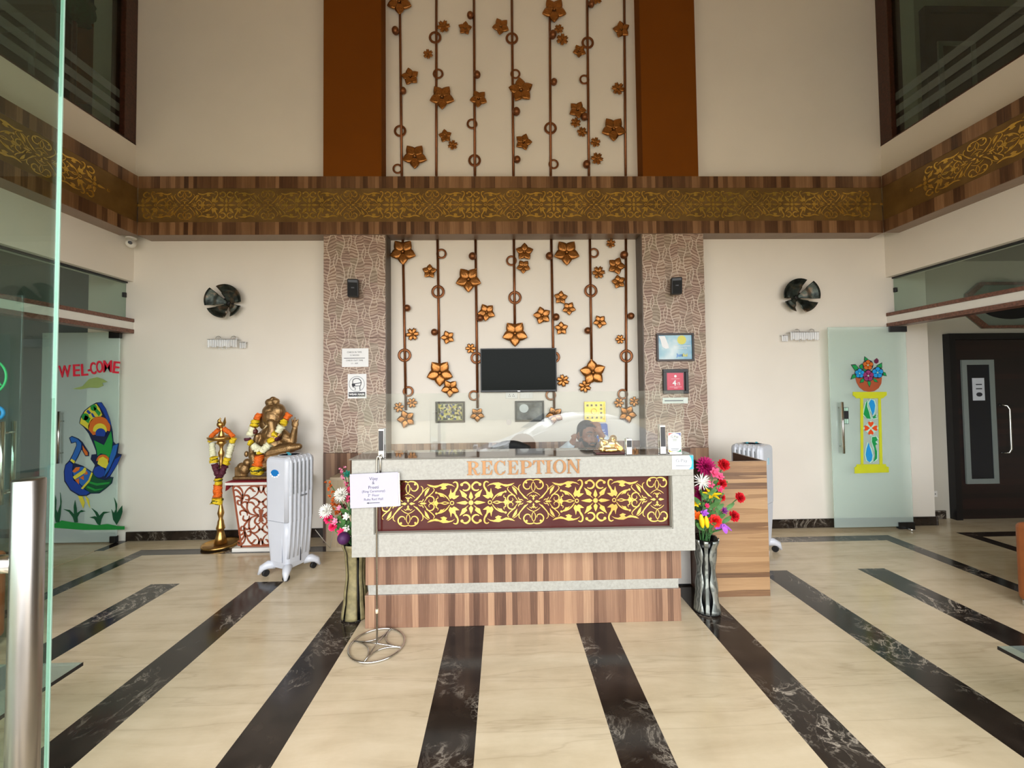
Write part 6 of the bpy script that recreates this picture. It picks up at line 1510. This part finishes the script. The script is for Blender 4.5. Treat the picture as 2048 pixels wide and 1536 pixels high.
cap(b, hp(0,-.086,.012), hp(0,-.108,-.034), .010, .014); b.ball((-.014,-.096,-.040), .009, 8, 6, H); b.ball((.014,-.096,-.040), .009, 8, 6, H)     # nose
b.ball((0,-.088,-.064), (.024,.010,.0055), 10, 6, H); b.ball((0,-.086,-.073), (.020,.010,.006), 10, 6, H)                                           # lips
cap(b, hp(-.050,-.074,.022), hp(-.012,-.088,.024), .009, .010); cap(b, hp(.050,-.074,.022), hp(.012,-.088,.024), .009, .010)                       # brow ridge
for s_ in (-1, 1):
    b.ball((s_*.079, .012, -.012), (.011, .020, .034), 10, 8, H); b.ball((s_*.046, -.058, -.030), (.022,.022,.020), 10, 8, H)
cap(b, hp(0,.020,-.075), (px_, pyy+.07, hz_-.20), .052, .058)                                                                                       # neck
sh = {-1: Vector((px_-.175, pyy+.07, hz_-.245)), 1: Vector((px_+.175, pyy+.07, hz_-.245))}
b.ball((px_, pyy+.08, hz_-.33), (.155, .105, .14)); b.ball((px_, pyy+.07, hz_-.50), (.14, .11, .16)); b.ball((px_, pyy+.06, .56), (.165, .13, .11))    # chest, belly, hips
el = {-1: A(1128, 905, .02), 1: A(1222, 903, -.02)}
wr = {-1: A(1143, 888, -.03), 1: A(1204, 872, -.09)}
for s_ in (-1, 1):
    cap(b, sh[s_], el[s_], .050, .042); cap(b, el[s_], wr[s_], .038, .026)
    hipj = Vector((px_+s_*.09, pyy+.03, .56)); kn = Vector((px_+s_*.13, pyy-.40, .53)); an = Vector((px_+s_*.12, pyy-.36, .09))
    cap(b, hipj, kn, .080, .056); cap(b, kn, an, .052, .036); cap(b, an, an+Vector((0,-.15,-.045)), .036, .028)
def hand(w, pal, fing, thumb, r=.0085):
    """palm from the wrist w to pal; each finger a list of joints; the thumb leaves the side of the palm"""
    cap(b, w, pal, .026, .022)
    for f_ in fing:
        for p, q, r0, r1 in zip(f_, f_[1:], (r, r*.95, r*.85), (r*.95, r*.85, r*.75)): cap(b, p, q, r0, r1, 8)
    for p, q, r0, r1 in zip(thumb, thumb[1:], (r*1.25, r*1.05), (r*1.05, r*.85)): cap(b, p, q, r0, r1, 8)
# hand at the ear (left in the picture), fingers curled towards the head
w = wr[-1]; pl = A(1147, 879, -.035)
b.ball(A(1147, 881, -.035), (.022, .016, .034))
bs = [A(1143.5+2.6*i, 873.5-.6*abs(i-1.4), -.045-.004*i) for i in range(4)]
hand(w, pl, [[p, A(1148+1.4*i, 869.5-.4*(i % 2), -.02), A(1152+1.2*i, 872+.5*i, .005)] for i, p in enumerate(bs)], [A(1142, 884, -.045), A(1146, 877, -.06), A(1152, 876, -.05)])
# hand over the brow (right in the picture)
w = wr[1]; pl = A(1197, 860, -.10)
b.ball(A(1197, 861, -.10), (.030, .016, .034))
bs = [A(1201-3.3*i, 855-1.2*i, -.105) for i in range(4)]
hand(w, pl, [[p, A(1199-4.2*i, 847.5-.6*i+(.9 if i == 3 else 0), -.095), A(1193-4.0*i, 844.5+.2*i, -.06)] for i, p in enumerate(bs)], [A(1200, 866, -.105), A(1192, 862, -.118), A(1187, 858, -.10)])
mk('body', fuse(b, .0048, 2), skin.m, man)
# hair, beard, brows, eyes
hr = plain('black_hair', (20,17,16), .55, var=.3, scale=80, bump=.6)
hb_ = MB(); hb_.ball((0, .022, .046), (.081, .094, .083), 22, 14, H); hb_.ball((0, .045, .0), (.076, .072, .080), 16, 12, H); hb_.ball((0, -.040, .098), (.050,.040,.020), 14, 8, H)
for s_ in (-1, 1): hb_.ball((s_*.068, -.012, .022), (.013,.022,.038), 10, 8, H)
mk('hair', fuse(hb_, .006, 2), hr, man)
bd = MB(); n_a, n_z = 18, 8; g = {}; vs = []; fs = []
for i in range(n_z+1):
    for j in range(n_a+1):
        a_ = math.radians(-100+200*j/n_a); v = i/n_z; edge = abs(j/n_a*2-1)
        z = -.058-.012*(1-edge)*0+.040*edge**2-(.062-.02*edge)*v
        rx_, ry_ = .0655-.016*v, .072-.010*v
        g[i,j] = len(vs); vs.append(H @ Vector((rx_*math.sin(a_), -.026-ry_*math.cos(a_)*(1.0 if edge > .3 else .985), z)))
for i in range(n_z):
    for j in range(n_a):
        if i < 2 and abs(j/n_a*2-1) < .34: continue
        fs.append((g[i,j], g[i,j+1], g[i+1,j+1], g[i+1,j]))
bd._add(vs, fs, True); o = bd.build('beard', hr, man, fix=False); m = o.modifiers.new('t', 'SOLIDIFY'); m.thickness = .006; m.offset = 0
mu = MB(); mu.tube([hp(-.026,-.090,-.060), hp(-.012,-.099,-.054), hp(0,-.101,-.052), hp(.012,-.099,-.054), hp(.026,-.090,-.060)], .0048, 7); mu.build('moustache', hr, man)
for s_ in (-1, 1):
    MB().tube([hp(s_*.052,-.078,.030), hp(s_*.032,-.093,.037), hp(s_*.012,-.099,.032)], [.003,.005,.004], 6).build('eyebrow', hr, man)
    e_ = MB().ball((s_*.030, -.083, .004), (.0125, .008, .0055), 12, 8, H).build('eye', C('eye_white', (176,166,156), .3), man)
    MB().ball((s_*.030-.003, -.0895, .004), (.0055, .003, .0055), 10, 6, H).build('iris', M['ink'], e_)
# shirt and trousers
shirt = plain('pale_blue_white_cotton', (214,222,232), .7, var=.05, scale=12, bump=.2)
sb = MB(); sb.ball((px_, pyy+.08, hz_-.33), (.172, .122, .152)); sb.ball((px_, pyy+.07, hz_-.50), (.158, .128, .17)); sb.ball((px_, pyy+.06, .60), (.172, .142, .08))
sb.cyl((px_, pyy+.075, hz_-.22), (px_, pyy+.062, hz_-.150), .085, .066, 16)
for s_ in (-1, 1):
    cap(sb, sh[s_], el[s_], .066, .056); e2 = el[s_].lerp(wr[s_], .78); cap(sb, el[s_], e2, .054, .042); cap(sb, (px_+s_*.06, pyy+.075, hz_-.21), sh[s_], .06, .066)
sj = mk('shirt', fuse(sb, .008, 3), shirt, man)
for s_ in (-1, 1):
    c_ = MB(); c_.prism([(0,0),(.052,-.012),(.060,-.046),(.012,-.040)] if s_ > 0 else [(0,0),(-.052,-.012),(-.060,-.046),(-.012,-.040)], FR(px_+s_*.004, pyy-.022, hz_-.165), .005); c_.build('collar', shirt, sj)
tr_ = MB()
for s_ in (-1, 1):
    hipj = Vector((px_+s_*.09, pyy+.03, .56)); kn = Vector((px_+s_*.13, pyy-.40, .53)); an = Vector((px_+s_*.12, pyy-.36, .13)); cap(tr_, hipj, kn, .094, .070); tr_.cyl(kn, an, .068, .058, 14); tr_.ball(kn, .070)
tr_.ball((px_, pyy+.06, .56), (.180, .146, .09)); mk('trousers', fuse(tr_, .01, 2), plain('dark_trousers', (38,40,48), .7), man)
for s_ in (-1, 1):
    an = Vector((px_+s_*.12, pyy-.36, .09)); f = MB(); f.ball(an+Vector((0,-.09,-.052)), (.048,.125,.036), 14, 8); cap(f, an, an+Vector((0,-.02,-.03)), .046, .05); mk('shoe', fuse(f, .008, 2), M['black'], man)

# ------------------------------------------------------------------ the car parked outside, mirrored in the desk screen
cw = plain('white_car_paint', (232,234,236), .15, var=.01, coat=.6)
car = thing('car', 'white car parked outside the entrance, mirrored in the desk glass', 'car', (1.35, -5.4, -.55))
cx0, cy0, cz0 = -.75, -6.25, -.55
prof = [(0,.28),(.02,.62),(.35,.80),(1.05,.93),(1.80,1.40),(2.30,1.50),(3.10,1.48),(3.85,1.02),(4.15,.98),(4.22,.60),(4.20,.28)]
b = MB(); b.prism([(x, z) for x, z in prof], Matrix(((1,0,0,cx0),(0,0,-1,cy0+1.68),(0,1,0,cz0),(0,0,0,1))), -1.68)
bmesh.ops.bevel(b.b, geom=list(b.b.edges), offset=.07, segments=3, affect='EDGES'); 
for f in b.b.faces: f.smooth = True
b.build('body', cw, car)
dg_ = plain('dark_car_glass', (14,18,20), .05)
for pl in ([(1.22,.97),(1.84,1.36),(2.26,1.42),(2.26,.97)], [(2.33,.97),(2.33,1.42),(3.02,1.40),(3.55,1.02),(3.5,.97)]):
    MB().prism([(x, z) for x, z in pl], Matrix(((1,0,0,cx0),(0,0,-1,cy0+1.692),(0,1,0,cz0),(0,0,0,1))), -.012).build('side_window', dg_, car)
    MB().prism([(x, z) for x, z in pl], Matrix(((1,0,0,cx0),(0,0,-1,cy0),(0,1,0,cz0),(0,0,0,1))), .012).build('side_window', dg_, car)
for x in (.82, 3.42):
    for y in (cy0+.12, cy0+1.57):
        w_ = MB().cyl((cx0+x, y-.10, cz0+.312), (cx0+x, y+.12, cz0+.312), .31, seg=28).build('wheel', M['rubber'], car); MB().cyl((cx0+x, y-.11, cz0+.312), (cx0+x, y+.13, cz0+.312), .19, seg=20).build('rim', M['steel'], w_)
MB().ball((cx0+1.42, cy0+1.80, cz0+1.02), (.10,.07,.07), 12, 8).build('door_mirror', cw, car)
MB().box(cx0+.02, cx0+.12, cy0+1.35, cy0+1.62, cz0+.60, cz0+.72, .02).build('headlamp', M['paper'], car)
# porch step the entrance stands on
struct('path', MB().box(-6, 6.4, -2.2, YF-.0505, -.55, -.012), M['gran'] if False else plain('grey_porch_tiles', (168,162,152), .5, var=.08, scale=3))
# added wall out of view, covering the bright horizon that the glass mirrors
struct('wall_compound', MB().box(-30, 30, -22.2, -22, -.55, 1.3), plain('weathered_boundary_wall', (150,146,132), .8, var=.2, scale=1.5))
